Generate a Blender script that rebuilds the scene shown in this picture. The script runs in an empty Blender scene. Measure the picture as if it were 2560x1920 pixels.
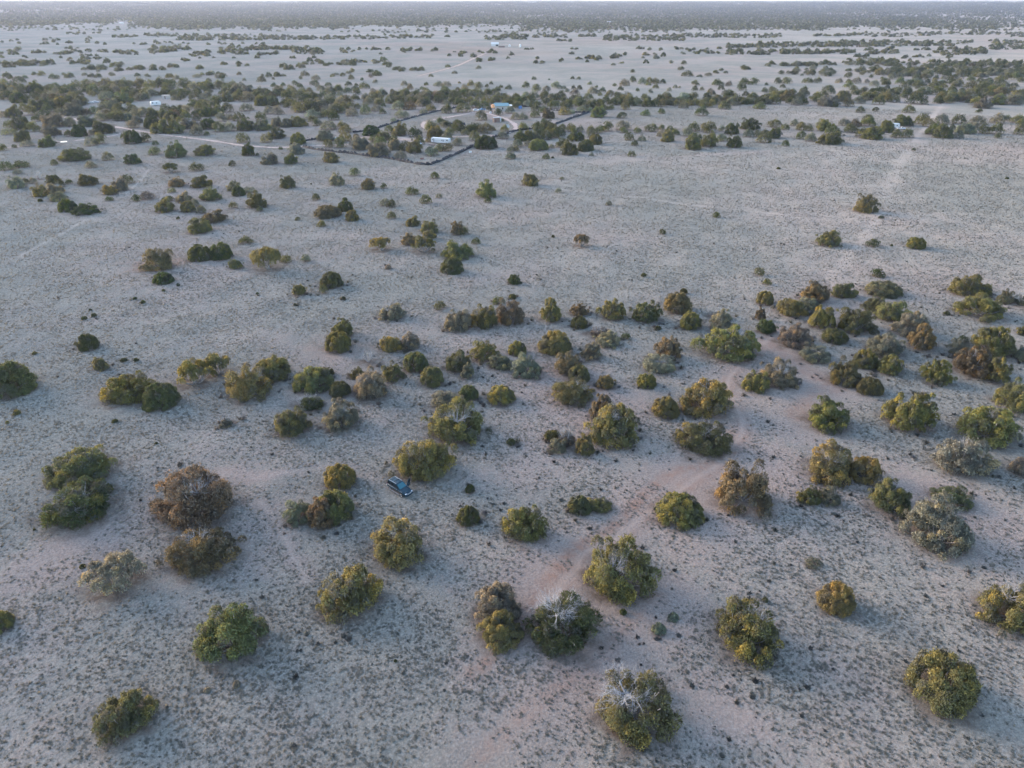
import bpy, bmesh, math, random
import numpy as np
from mathutils import Vector, Matrix

random.seed(7)
RNG = np.random.default_rng(11)
scene = bpy.context.scene
COL = scene.collection
R = math.radians

# ---------------------------------------------------------------- camera
PW, PH, FPX = 2560, 1920, 1775.0            # photo size and focal length in photo pixels
CAM_H = 70.0
PITCH = math.atan2(960 - 3.0, FPX)
cam_d = bpy.data.cameras.new("camera")
cam_d.sensor_width = 36.0
cam_d.lens = 36.0 * FPX / PW
cam_d.clip_start = 0.5
cam_d.clip_end = 60000
cam = bpy.data.objects.new("camera", cam_d)
cam.location = (0, 0, CAM_H)
cam.rotation_euler = (math.pi / 2 - PITCH, 0, 0)
COL.objects.link(cam)
scene.camera = cam

# ---------------------------------------------------------------- sky and sun
SUN_AZ, SUN_EL = R(-60), R(15)              # azimuth clockwise from the view direction
world = bpy.data.worlds.new("World")
scene.world = world
world.use_nodes = True
wn = world.node_tree
wn.nodes.clear()
sky = wn.nodes.new("ShaderNodeTexSky")
sky.sky_type = 'NISHITA'
sky.sun_disc = False
sky.sun_elevation = SUN_EL
sky.sun_rotation = SUN_AZ
sky.altitude = 1500
sky.air_density = 1.0
sky.dust_density = 3.0
sky.ozone_density = 1.0
bg = wn.nodes.new("ShaderNodeBackground")
bg.inputs[1].default_value = 0.14
wo = wn.nodes.new("ShaderNodeOutputWorld")
wn.links.new(sky.outputs[0], bg.inputs[0])
wn.links.new(bg.outputs[0], wo.inputs[0])
sun_d = bpy.data.lights.new("sun", 'SUN')
sun_d.energy = 1.05
sun_d.angle = R(36)
sun_d.color = (1.0, 0.76, 0.58)
sun = bpy.data.objects.new("sun", sun_d)
S = Vector((math.sin(SUN_AZ) * math.cos(SUN_EL), math.cos(SUN_AZ) * math.cos(SUN_EL), math.sin(SUN_EL)))
sun.rotation_euler = S.to_track_quat('Z', 'Y').to_euler()
COL.objects.link(sun)
scene.view_settings.view_transform = 'Standard'
scene.view_settings.look = 'None'
scene.view_settings.exposure = 2.35
scene.view_settings.gamma = 1.0
scene.render.engine = 'CYCLES'
scene.cycles.use_denoising = True
scene.cycles.denoiser = 'OPENIMAGEDENOISE'
scene.cycles.denoising_prefilter = 'ACCURATE'
scene.cycles.max_bounces = 6
scene.cycles.diffuse_bounces = 4
scene.cycles.glossy_bounces = 2
scene.cycles.transparent_max_bounces = 6
scene.cycles.volume_bounces = 0
# Measured crowns. Tile origin in photo pixels, then "left,right,top,bottom,code" in tile units (3.456 per photo pixel).
# code: colour (g dark green, n mid green, o olive gold, s sage grey, r rusty, d dead grey) + form (b ball, l loose, u upright, t with trunk)
# + x when bare branches show; *2 means that many crowns side by side.
TREES = {
 (0, 380): """10,118,82,165,gb;128,255,75,140,gb;120,190,132,195,sb;438,505,55,118,gb;743,835,55,140,slx;290,400,150,240,du;70,215,222,320,sl;
195,255,220,275,gb;255,322,225,272,sb;410,530,195,280,gl;488,570,240,305,gb;568,627,232,280,gb;290,420,265,388,ol;414,555,275,365,slx;
430,575,350,430,sl;515,665,395,520,gb;650,850,455,545,gl;690,850,190,290,gl;970,1115,215,340,sl;890,1010,290,375,ol;915,980,385,430,gb;
1050,1160,200,275,gl;1145,1225,330,430,gb;1215,1340,345,415,dlx;1410,1540,100,185,gtx;1640,1762,98,170,gl;1978,2043,62,125,gb;
1460,1605,225,305,rlx;1452,1520,305,355,sb;1667,1825,203,312,gl;1345,1505,405,522,nl;1395,1505,378,430,gl;1525,1650,348,440,sl;
1640,1725,390,475,slx;1560,1690,430,520,nb;1733,1910,320,425,nl;1700,1785,468,532,nb;1978,2052,423,487,nb;1750,1945,505,612,rlx;
1625,1835,580,708,nl;2068,2185,733,803,gb;1638,1830,775,948,gb;1810,2008,785,935,gb;1978,2095,905,1010,nl;1258,1508,828,1030,rlx;
1330,1500,1038,1142,gb;1968,2085,240,340,sl;2005,2120,290,382,gb;2100,2212,300,355,slx;
1150,1185,1248,1278,gb;1215,1260,1280,1312,gb;768,797,1345,1375,gb;792,835,1390,1425,gb;708,755,1417,1450,gb;1400,1428,1180,1205,nb;
1525,1558,1133,1160,gb;330,372,402,432,gb;1525,1555,555,580,gb""",
 (640, 380): """50,192,22,110,slx;243,370,15,108,nl;580,722,0,95,ol;803,905,142,210,nl;640,765,198,292,sl;203,340,205,318,gl;905,1040,230,328,nl;
1075,1135,258,318,gb;1503,1585,175,235,gb;1295,1402,295,375,nl;1415,1520,375,450,nb;1558,1610,348,400,sb;1900,2078,265,402,nl;1968,2037,388,443,gb;
480,558,355,422,gb;750,790,390,422,gb;710,838,425,518,gb;510,735,460,578,rb;770,893,497,602,ob;1075,1160,378,470,slx;1125,1215,405,483,gl;
1125,1215,520,583,nl;1293,1410,545,645,nl;1420,1580,600,705,nl;1440,1555,668,760,ol;1682,1800,610,720,rux;1750,1840,650,720,nb;1268,1395,708,808,rl;
1350,1545,745,885,otx;1865,1940,730,797,gb;1618,1885,772,935,nlx;1592,1800,920,1060,gb;988,1175,740,865,ot;-34,240,830,1035,otx;200,315,895,960,ol;
390,477,860,950,sb;555,750,1038,1180,gb;543,630,1140,1220,nb;318,440,1145,1242,nl;1115,1170,950,1015,sb;528,608,592,655,ob;338,388,562,597,nb;
-80,97,360,490,gl;8,65,465,515,gb;1065,1275,1308,1455,slx;1540,1640,1273,1368,nb;2045,2150,1248,1330,nb;2185,2250,1225,1275,gb;
1635,1860,1360,1560,sl;1845,2090,1325,1535,nlx;2060,2312,1280,1500,rlx;2170,2290,1060,1150,gl;740,775,1248,1275,gb;0,28,1203,1232,gb;
325,350,1305,1328,gb;470,485,262,280,gb""",
 (1280, 380): """85,232,180,298,nl;373,427,308,355,sb;808,865,425,465,sl;1730,1800,520,570,nb;1268,1330,658,715,nb;525,668,700,828,rt;1115,1160,1037,1080,nb;
1453,1512,1172,1223,gb;1305,1550,1215,1393,rb;1437,1630,1345,1535,ob;1680,1895,1325,1460,dux;1690,1895,1390,1560,sux;248,442,1292,1480,ou;
490,655,1325,1420,rux;505,650,1383,1530,nb;765,965,1288,1455,ou;1040,1265,1305,1480,nu;620,850,1460,1610,dux;945,1020,1548,1620,nl;
1235,1285,1483,1540,nb;2085,2180,1000,1072,nb;2165,2240,1065,1150,ob;2110,2265,1150,1320,ob;2095,2190,1350,1455,ru;2110,2275,1450,1580,gl;
1055,1070,925,940,gb;410,450,215,240,sb;340,370,715,740,gb""",
 (1920, 380): """735,930,380,530,nl;418,615,690,815,nl;845,968,757,823,gl;1203,1355,735,838,nb;880,1005,1015,1092,gl;850,1140,1112,1258,rb;
1570,1860,1055,1250,ol;1800,1920,1160,1250,nl;1640,2025,1240,1445,ol;1975,2110,1170,1310,rl;2060,2300,1150,1340,dux;1515,1572,1378,1413,gb;
560,745,1120,1270,nl;270,525,1130,1310,rl;75,330,1255,1420,ol;250,440,1260,1370,slx;355,570,1340,1535,ou;355,430,1345,1425,dux;
600,905,1355,1570,nl;830,1000,1255,1385,nl;940,1200,1280,1470,ol;1065,1365,1400,1600,su;950,1000,550,580,gb;72,108,130,150,gb;1240,1275,-32,-10,gb;
1055,1080,795,815,gb;1500,1520,505,520,gb;2050,2080,215,235,gb""",
 (0, 820): """685,862,48,192,gb;808,945,238,370,nl;-130,305,295,595,gb;910,1340,398,668,ol;1255,1560,482,712,nb;1550,1850,285,530,ot;1750,2005,208,440,nt;
1955,2350,350,640,olx;120,178,705,750,ob;970,1020,785,825,gb;50,80,800,825,ob;1335,1368,985,1010,gb;640,680,120,150,rb;1880,2045,720,870,dux;
470,1000,1040,1370,nlx;385,1015,1330,1711,glx;1400,2040,1245,1736,rlx;1040,1100,260,295,gb;1155,1200,258,290,gb;280,320,205,230,ob""",
 (640, 820): """605,840,20,215,ob;655,845,-60,90,nu;1075,1265,38,210,ol;1240,1425,58,190,slx;870,1075,170,330,du;0,290,250,470,ob;320,670,338,560,nb;
560,685,338,430,gl;640,818,415,605,nb;818,940,305,450,nl;828,1165,370,630,slx;1090,1275,312,465,nl;1275,1500,205,380,nb;1420,1630,332,505,ob;
1630,1870,200,380,nl;1760,1885,310,440,su;1855,2090,125,285,ol;2010,2210,228,370,sl;1520,1800,545,720,sl;1750,1920,485,635,nb;2000,2230,495,665,ob;
300,580,540,720,dux;390,580,600,720,gl;165,475,700,950,nl;585,905,630,890,slx;1500,1960,660,1000,nlx;1210,1690,930,1320,olx;600,870,1175,1390,ob;
255,500,1420,1706,slx;450,700,1480,1755,ru;510,850,1375,1690,ob;1805,1890,1355,1425,gb;2165,2240,945,1015,nb""",
 (1280, 820): """-35,122,75,240,ob;232,510,30,235,ob;5,240,245,440,sl;365,600,225,410,rl;485,680,290,475,nb;325,700,450,670,olx;730,890,385,540,nl;
590,770,140,280,sux;725,930,40,170,sl;1240,1450,92,285,ru;1115,1415,240,400,slx;1080,1248,392,525,ob;1625,2110,0,290,oux;1470,1890,385,785,olx;
1205,1440,595,780,ob;670,890,600,830,rux;650,1080,680,1030,olx;280,420,850,985,gl;350,580,770,1050,dux;320,480,930,1090,sl;540,710,940,1115,ou;
1430,1865,815,1110,nlx;1750,2230,1205,1600,rlx;1235,1640,1430,1726,ob;480,680,1400,1620,nb;640,850,1470,1600,nl;-75,290,1485,1861,ol;
1990,2212,220,565,ol;2160,2450,180,525,slx;1340,1420,95,180,rl;490,560,225,300,rb""",
 (1920, 820): """75,370,0,185,su;468,685,5,135,nb;265,515,155,300,slx;510,780,265,505,nl;735,940,185,350,ob;840,1165,50,250,slx;930,1160,230,405,ol;
765,975,425,585,nb;1215,1445,0,200,ru;1335,1565,295,490,ou;1550,1720,85,240,sl;1640,1725,65,130,gb;1780,2110,10,255,nu;1590,1920,190,420,rux;
1850,2070,280,480,ou;2130,2330,170,300,slx;2150,2290,-60,75,nl;320,700,615,900,ol;1000,1420,570,895,ou;1650,2120,680,1010,olx;1965,2300,380,730,nlx;
1460,1890,940,1280,slx;310,740,1030,1350,olx;695,975,1085,1340,ol;255,450,1335,1540,nl;430,610,1360,1535,slx;860,1205,1315,1610,nlx;
1180,1690,1470,1921,slx;1435,1765,1385,1565,nl;2070,2300,1110,1280,sl;1290,1370,470,590,dux""",
 (0, 1260): """770,1250,455,815,stx;1475,2035,195,590,rlx;-120,115,720,1110,nb;1730,2290,890,1380,nl;870,1340,1618,2020,nl;690,740,495,560,gb;
285,310,200,230,gb;2010,2080,1520,1590,sb;1760,1820,1590,1630,sb""",
 (640, 1260): """985,1480,140,555,olx;550,1095,525,1010,olx;1740,1935,10,195,gb;1870,2270,710,1060,sl;1910,2290,960,1275,ol;1190,1220,1335,1370,gb""",
 (1280, 1260): """600,1210,230,860,olx;155,750,730,1300,glX;700,1390,1317,2077,olX;1740,2310,790,1350,olx;2160,2212,790,850,nb;1345,1440,940,1020,sb;
1205,1325,1030,1130,sb;930,990,905,960,gb""",
 (1920, 1260): """425,740,660,950,ob;1835,2320,660,1080,olx;1210,1785,1205,1780,ob;320,470,500,560,sb""",
 (0, 180): """-5,65,612,685,gb;105,150,630,658,gb;140,265,512,605,nl;190,290,595,645,sl;348,470,560,650,nl;30,135,488,545,sb;45,130,420,480,nl;125,270,395,500,nl;
250,350,425,520,nl;380,570,390,480,slx;375,520,480,556,slx;565,630,495,560,gb;630,757,470,560,gb;765,825,505,545,sb;815,990,435,535,gl;560,660,390,475,sl;
690,840,390,475,slx;745,840,570,640,slx;815,925,540,625,nl;1050,1120,530,580,gb;1085,1230,505,620,gb;1215,1310,515,610,gb;1320,1372,597,635,gb;
1095,1210,440,490,sl;1245,1390,395,490,gb;1325,1590,415,525,ol*2;1570,1715,415,490,slx;1650,1765,470,552,sl;1765,1812,515,552,gb;1740,1875,410,495,gb;
1840,1945,440,520,nl;1925,2040,445,515,slx;2055,2205,418,510,gl;2050,2160,538,615,nl;2090,2212,625,725,gl;1705,1855,640,725,nl;1450,1605,635,745,nl;
1290,1390,655,720,nl;1088,1215,708,800,gl;890,985,698,768,sb;538,765,665,775,ol;0,65,55,105;70,108,40,65;120,220,50,100;188,243,33,62;285,318,66,86;
430,510,33,66;537,572,8,30;712,760,8,35;735,773,65,92;0,130,105,180;140,240,120,190;250,370,100,185;0,130,175,245;100,230,195,270;380,440,120,200;
360,440,190,250;440,540,105,180;530,660,115,180*2;620,745,80,150;755,850,75,130;760,880,120,190;870,985,70,130;985,1060,65,130;1040,1150,65,150;
1165,1260,60,130;940,1040,120,190;1050,1170,150,210;1250,1360,75,150;1350,1450,50,130;1270,1360,150,215,sl;1420,1520,75,150;1395,1470,145,200;
1500,1600,150,215;1500,1560,32,72;1540,1660,70,130;1630,1730,105,170;1640,1740,180,250;1715,1910,200,260*2;1755,1850,90,150;1850,2010,90,160*2;
1930,2100,140,250*2;2010,2200,110,200*2;2080,2212,190,260;415,560,175,250*2;470,600,230,310;540,740,200,300*2;260,470,220,330*2;680,760,220,270;
860,960,180,236;880,1000,190,245;1000,1150,200,270;1130,1280,170,240;1170,1300,200,252;55,185,290,395;0,60,330,390;170,250,270,340;220,325,300,375;
370,470,285,345;485,640,290,380*2;560,735,290,380,sl;720,790,305,375,rl;770,850,285,365,gb;845,920,270,340,sl;910,1060,255,320;830,930,330,425;
895,1060,310,400*2;1000,1090,350,425;1080,1230,300,430*2;1200,1300,300,390;1290,1460,300,400*2;1460,1560,330,410,rl;1555,1660,355,420,nl;
1670,1738,375,425,gb;1570,1660,305,370,sl;1690,1790,265,340;1740,1930,260,385*2;1920,2020,280,350;1950,2020,345,415;2020,2120,355,425;
2080,2190,290,340;1870,1960,360,430,sl;280,370,380,430;335,450,340,400;1730,1770,5,30;1795,1842,8,26;1870,1906,0,22;1900,1940,25,55;1785,1830,58,90;
1870,1900,62,88;1910,1942,60,82;2095,2130,52,80""",
 (640, 180): """40,75,15,45;85,140,10,50;155,210,5,40;5,90,50,92;135,165,40,70;370,405,33,65;485,555,33,78;640,680,10,45;797,850,30,68;900,932,50,75;970,1015,12,50;
1035,1075,0,25;1010,1055,50,100,sl;215,258,95,128,gb;130,180,85,130;310,365,68,120;270,315,100,145;355,410,95,138,gb;470,545,78,120;510,555,95,138;
597,655,95,127,gb;770,830,88,122;850,885,95,122,gb;893,980,93,150,nb;1255,1310,72,122;1305,1360,112,162,ru;1415,1455,120,155,gb;1450,1490,88,118,gb;
1540,1680,88,130*2;1600,1660,120,168;1745,1770,78,100;1725,1763,130,162;1770,1840,108,160;1825,1890,72,130;1885,1960,80,150;1975,2012,98,132,gb;
2015,2050,75,110,gb;2063,2118,118,168,gb;2100,2135,105,138,gb;2155,2212,115,152,gb;0,90,140,200;80,210,150,215*2;150,250,130,180;270,360,130,200;
360,440,140,195;430,495,130,190;470,505,165,200;520,605,135,170;605,650,135,165;663,750,140,175,gb;755,825,135,188,gb;820,895,135,168,gb;985,1130,138,205*2;
1160,1195,145,175;1220,1330,150,205*2;1405,1530,180,240;910,990,178,255,sl;1010,1105,180,245,ol;1125,1280,195,280*2;1020,1080,235,280,sl;1385,1440,180,225;
1440,1600,170,240*2;1580,1700,165,220;1690,1830,160,210*2;1840,1880,158,188;1895,2040,140,220*2;1955,2040,210,262;2100,2165,188,222;2075,2212,225,262*2;
218,300,183,240,gb;370,455,200,260,gb;320,375,235,290,sl;490,555,198,235;510,555,225,270;595,700,190,265;540,620,175,230;700,755,165,215;685,790,230,300,sl;
740,850,215,290;780,850,255,320,ol;850,905,250,318,ol;1000,1095,285,340,sb;1083,1123,258,305;905,990,275,370,nu;1065,1125,322,362,gb;1170,1290,270,330;
1280,1380,255,330,rl;1300,1390,220,270;1385,1480,230,300;1470,1550,265,340;1420,1480,310,365,slx;1540,1640,180,250;1705,1790,230,290;1750,1890,225,280*2;
1610,1680,250,300;1850,2010,255,315*2;1730,1850,280,355,nl;1605,1700,295,360,nl;0,90,330,415;80,230,270,365*2;0,190,200,290*2;240,300,260,310;
330,440,270,355;420,540,255,340;490,620,250,310;430,560,330,400,slx;560,700,310,400*2;640,750,285,360;630,718,355,420,gb;690,780,310,360;780,880,320,385,sl;
1205,1320,340,400,sl;1165,1215,402,432,sl;140,310,360,490,sl*2;290,440,390,475,ol;0,130,420,510,slx;450,520,385,430;490,575,410,470,gb;568,695,440,505,slx;
705,790,435,495,ol;720,830,460,530,rl;120,250,490,580,nl;48,140,540,612,ol;302,425,532,628,ob;285,410,630,715,sl;0,30,665,725,gb;195,235,648,672,gb;
530,665,515,600,sl;580,665,565,655,ol;670,780,580,660,nl;718,825,525,605,ol;840,895,540,575,rl;825,990,575,680,slx;980,1070,555,600,nl;1060,1150,530,600,nl;
928,1075,480,555,gb;1110,1195,470,530,nl;1185,1310,465,555,nl;1312,1435,490,568,gb;1010,1135,575,650,nl;955,1145,640,735,sl;1140,1255,570,680,sl;
1240,1350,605,685,nb;1305,1440,600,705,ol;1200,1298,693,755,sl;1465,1560,450,525,nl;1480,1620,480,570,ol;1465,1530,535,610,ol;1555,1635,400,455,gl;
1635,1710,470,545,ol;1708,1770,440,500,gb;1610,1700,510,590,sl;1700,1785,555,640,sl;1550,1630,630,690,ol;1610,1700,605,690,nl;1460,1580,655,728,sl;
1775,1850,500,545,nl;1800,1870,445,510,gb;1850,1960,450,520,nl;1930,2040,450,535,nl;1838,1940,510,598,ol;2015,2070,465,510,nl;2115,2180,460,515,ot;
1895,2078,560,668,gb;2085,2180,520,580,sl;2165,2230,580,690,slx;2160,2240,690,755,sl;1895,1998,345,422,rb;2060,2135,325,375,gb;2105,2145,385,430,gb;
2155,2230,285,360,sl;1990,2040,295,340,gb""",
 (1280, 180): """170,210,35,70;310,330,45,72;505,540,38,66,gb;555,597,42,68,sl;88,155,95,140,gb;168,250,88,175;260,335,95,185,sl;332,428,97,150;425,468,115,150;
652,693,80,112,sl;510,553,108,152,gb;555,608,122,158,gb;717,745,112,136,gb;865,910,102,126;932,1012,68,125;1013,1075,45,90,gu;1090,1165,55,112;
1160,1270,50,100*2;1157,1198,85,118;1275,1328,68,105,gb;913,966,130,163,gb;1065,1103,143,170,gb;1172,1217,145,185;1215,1267,110,148;1336,1377,138,168;
1390,1428,108,143,sl;1435,1460,112,140,sl;1545,1615,82,118;1550,1605,127,166,gb;1618,1660,133,162;1725,1825,73,120;1840,1900,73,125;1778,1832,120,158,gb;
1940,2025,92,162,gb;1970,2125,60,110*2;2155,2212,125,178,gb;2180,2212,75,118;650,760,143,190,sl;755,810,132,180,gb;740,780,168,207;455,500,148,178,sl;
502,585,160,200,sl;808,885,168,218,nb;880,930,168,212,gb;1115,1168,187,230,gb;1330,1372,178,215,gb;1470,1560,0,40,gl;0,70,165,240;85,230,168,245*2;
305,430,165,250*2;245,290,197,240;20,105,230,290;100,170,240,300;170,300,250,345*2;265,365,300,405,rl;305,400,255,320;0,130,315,412,sl*2;
158,238,345,395,nl;405,500,310,375,ol;430,520,240,320,ol;520,615,225,300,ol;610,700,245,330;490,545,325,365,sl;555,650,295,350,sl;640,700,300,350,sl;
683,815,308,395,ol;720,800,250,310,ol;780,880,220,325*2;890,950,235,290;930,1050,185,260,rl;935,1020,255,328,ob;1040,1120,220,295,sl;
1125,1335,190,300,ol*3;1335,1445,205,295,ol*2;1445,1520,250,315,sl;1420,1540,200,260,sl;1510,1670,195,290,ol*3;1625,1755,235,300,ol*2;1680,1750,140,200,sl;
1723,1760,165,200,gb;1745,1880,180,270,rl*2;1785,1880,250,325,nl;1895,1975,205,300,sl*2;1950,2070,190,285,ol*2;2050,2150,160,260,sl*2;2085,2190,270,322,nl;
2140,2212,195,270,ol;908,995,358,403,gb;1112,1192,328,380,nb;1260,1323,312,362,nb;1583,1690,312,382,gb;248,303,408,446,gb;55,142,440,503,ob;
30,130,500,600,ol;100,200,480,590,ol;165,285,450,575,nl;240,340,520,590,nl;310,410,505,575,nl;330,400,445,510,rl;395,470,455,515,ol;465,560,440,520,ol;
495,620,498,598,nl;550,620,470,520,sl;645,720,460,530,ol;710,795,465,530,nl;640,720,510,570,sl;660,775,520,630,ob;770,875,445,515,nl;895,1025,450,505,slx;
925,1000,490,530,ol;965,1052,525,595,nl;1050,1115,478,530,ol;1090,1155,540,600,sl;1030,1088,592,640,gb;1000,1065,688,735,nl;1150,1260,458,520,nb;
1265,1320,458,500,nl;1330,1395,450,520,nl;1370,1445,465,545,ol;1255,1330,498,560,sl;1285,1400,520,605,ol;1465,1560,490,560,sl;1520,1620,448,515,nl;
1625,1700,440,505,ol;1650,1765,450,530,nl;1520,1640,535,600,nl;1480,1640,570,672,nl;1630,1770,548,648,ol;1760,1860,548,600,sl;1848,1975,568,655,nl;
1780,1840,465,515,slx;1845,1960,445,540,nl;1970,2125,428,502,gl;1995,2085,502,568,sl;2090,2212,480,560,nl*2;2120,2230,530,615,nl;150,305,588,680,ob;
380,480,588,658,gb;425,565,620,722,nl;565,705,598,688,nb;320,365,630,660,sl;105,160,575,640,sl;0,90,590,650,sl;0,65,630,685,nl;265,328,700,755,gb;
340,363,725,747,gb;668,708,695,727,sb;-20,32,695,750,gb""",
 (1920, 180): """0,60,95,175;50,115,55,105;110,205,65,105;208,258,0,25;330,400,3,32;280,305,15,35;445,570,0,32*2;298,383,57,97;395,460,53,98,ol;97,150,113,140,gb;
195,245,130,182,sl;655,725,8,52;580,640,58,98,sl;672,720,58,100;652,732,92,138;730,798,55,103,sl;790,830,0,28;870,908,20,53;825,875,60,100,sl;
880,955,78,125;910,1010,0,32;990,1060,68,112;965,1003,46,70;1035,1165,15,70*2;1105,1230,50,118*2;1240,1330,60,102;1135,1265,0,28*2;1330,1425,0,35;
1250,1370,28,70*2;1345,1400,68,105;1410,1465,50,105;1510,1580,0,40;1530,1640,35,95;1610,1690,0,60;1610,1680,72,120;1470,1520,70,110,sl;1715,1790,25,85;
1800,1850,5,50;1800,1935,55,100*2;1950,2045,70,120,gb;1965,2090,20,75*2;2090,2190,15,70;2155,2212,50,95;1870,1990,0,35*2;455,570,128,195,gb;
20,120,165,230,ol;110,230,170,255,rl;0,100,210,280,ol;230,330,200,260,sl;200,290,210,290,sl;370,475,190,255,ol;350,380,190,230;435,600,230,300,slx;
545,605,260,305,nb;580,700,165,260,ol;640,740,235,300,rl;735,830,220,275,sl;720,800,150,195,nu;800,860,135,180,sl;945,995,130,170;1005,1050,115,150;
800,950,160,240,ol*2;905,1000,215,285,nl;950,1060,180,260,ol;1050,1130,190,265,nl;1090,1225,140,195,nl;1130,1200,190,230;1205,1365,225,282,gb;
1240,1330,175,230,ol;1280,1400,140,200;1400,1520,140,200;1450,1530,180,240,ol;1500,1600,215,270,ol;1550,1690,140,220,sl*2;1600,1700,180,250,ol;
1690,1810,150,230,ol;1660,1760,215,265,rl;1700,1900,95,160,nl*2;1740,1850,235,290,ol;1790,1930,245,315,slx;1880,2060,130,200,ol*2;1910,2040,205,285,ol;
2050,2150,140,190,rl;2040,2180,240,285,sl;2090,2212,170,240,ol;1930,2070,180,220,rl;760,830,308,353,gb;900,955,310,343,gb;1165,1260,298,355,nl;
1795,1850,322,354,gb;190,258,398,468,sl;110,178,432,500,nl;0,110,430,480,nl;0,110,485,575,nl;240,325,420,505,ol;310,385,415,510,ol;240,325,495,585,nl;
320,410,530,605,slu;435,575,430,515,ol;490,615,480,550,nl;435,620,535,628,nl;415,490,415,470,sl;610,700,410,470,sl;655,765,450,528,nl;705,800,410,475,rl;
805,905,380,450,rl;800,920,430,472,nl;760,860,495,560,nl;805,975,495,583,ol;955,1080,430,525,ob;1085,1240,400,470,nl;1065,1150,490,570,nl;
1140,1250,500,570,nl;1270,1380,372,450,ol;1330,1420,410,475,ol;1430,1550,380,450,sl;1365,1480,445,545,nl;1440,1590,450,575,nl;1590,1695,378,450,gb;
1600,1680,510,575,sl;1625,1770,450,535,sl;1750,1870,390,455,sl;1810,1910,460,535,nl;1910,2020,460,540,nl;1925,2045,375,445,sl;1955,2012,530,575,nb;
2030,2095,380,420,gb;2100,2212,385,440,ol;2140,2212,410,470,ol;2125,2230,468,545,nl;1745,1820,440,500,sl;0,30,560,615,nl;115,180,595,645,nl""",
}
# Tree groups farther out, strip origin then "left,right,top,bottom,count" in strip units (2.572 per photo pixel).
CLUMPS = {
 0: """0,90,395,440,8;100,370,388,430,18;445,575,375,420,10;540,600,425,455,4;625,695,425,465,4;710,785,395,435,6;735,780,430,470,3;830,925,425,455,6;970,1060,420,455,6;
1090,1165,418,440,4;1270,1300,430,452,2;540,640,372,388,5;640,700,375,410,4;1170,1220,372,398,3;1430,1470,395,422,2;1510,1550,400,438,3;1580,1605,415,432,1;1805,1950,405,450,10;
1960,2080,375,430,8;2090,2135,400,428,3;2170,2212,400,425,3;950,1130,290,350,24;1145,1225,288,325,8;1220,1350,320,365,12;1400,1600,290,355,22;1600,1980,292,325,40;
1660,1780,330,362,10;1890,2090,305,355,20;730,780,318,345,5;780,880,320,365,8;560,690,310,340,7;415,520,292,345,9;0,110,315,360,8;200,290,328,348,5;335,450,330,355,8;
105,140,300,335,3;510,690,340,365,3;725,880,220,245,16;935,1140,205,240,20;1140,1700,210,262,110;1700,2212,222,258,60;420,480,195,222,5;485,545,195,225,5;590,645,200,220,4;
0,600,230,290,12;600,1700,262,290,14;0,2212,365,380,10;0,2212,470,505,16;0,860,160,200,40""",
 850: """0,250,220,255,20;245,600,215,250,30;655,715,220,245,5;930,1200,220,258,36;1030,1460,208,245,40;1540,1660,215,240,12;1700,2212,215,265,90;1400,1490,245,270,8;
0,90,305,345,8;110,260,308,328,7;300,340,310,328,2;375,470,303,340,6;475,525,315,335,4;585,620,312,335,2;690,815,320,370,8;890,1015,312,345,6;1185,1245,303,325,2;1490,1525,303,325,2;
0,320,380,425,12;345,430,435,462,5;460,530,435,460,4;890,920,375,402,2;965,1020,372,398,2;1225,1320,385,412,5;1420,1450,385,405,1;1510,1690,362,405,10;1730,1840,340,390,6;
1890,2212,295,330,9;1940,2050,340,385,5;2105,2130,395,415,1;180,260,450,500,4;50,100,485,510,1;0,2212,330,500,14;0,1100,170,215,40;1100,2212,185,215,20""",
 1700: """0,650,205,245,60;860,1050,218,238,18;1060,1650,200,235,50;1600,2212,195,225,40;2110,2212,210,240,10;1230,1430,228,245,6;300,620,285,310,28;480,1280,262,305,95;1000,1760,252,300,95;
1770,1880,250,285,10;1990,2212,250,320,40;290,620,315,355,25;650,1120,315,350,50;1190,1400,305,350,20;1130,1200,340,380,6;1510,1600,308,328,8;1630,1960,295,355,40;10,150,300,350,8;
160,260,300,350,8;390,460,420,450,4;555,610,395,450,5;650,870,405,430,14;890,1000,392,422,6;1040,1380,380,425,22;1220,1600,380,480,36;1600,2212,385,480,90;1340,1600,440,500,20;
1800,2212,450,500,30;900,1000,435,485,7;810,860,430,485,4;720,760,440,480,2;1430,1470,355,380,3;1500,1750,345,380,9;1100,1300,440,480,9;0,2212,440,500,12""",
}
# Closed woodland beyond: "left,right,top,bottom,cover"
WOODS = {
 0: "0,430,105,160,1.2;430,700,105,150,1.1;0,860,80,105,.8;0,2212,12,60,1.1;0,700,60,80,.4;700,2212,60,132,1.2;860,2212,120,178,1.2",
 850: "0,850,12,165,1.1;850,1100,12,155,1.0;1100,1300,12,100,1.1;1100,1300,100,150,.35;1150,2212,120,190,1.0;1300,2212,12,100,1.0;1300,2212,100,120,.6",
 1700: "0,900,12,95,1.1;0,930,95,185,1.05;900,2212,14,85,1.1;900,2212,85,105,.4;930,1620,105,175,1.05;1620,2040,115,190,.75;2040,2212,100,190,.45",
}
# More trees inside the nearer belts, "left,right,top,bottom,count" in 3.456 units from row 180
FILL = {
 0: "0,400,130,260,22;350,760,130,250,20;740,1500,95,220,52;1500,2212,120,250,44;200,700,230,320,16;880,1500,260,420,26;1500,2000,300,390,12",
 640: "0,520,170,300,30;200,800,260,370,20;500,900,170,270,14;960,1500,190,300,30;1500,2000,180,290,26;2000,2212,210,290,10;950,1450,560,640,4;1480,1900,470,560,7",
 1280: "0,430,200,320,22;430,900,240,320,22;900,1330,220,300,20;1330,1900,220,300,34;1900,2212,200,290,16;0,400,470,600,8",
 1920: "0,600,190,290,28;600,1250,160,260,30;1200,2212,120,280,60;980,1700,20,130,20",
}
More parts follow.
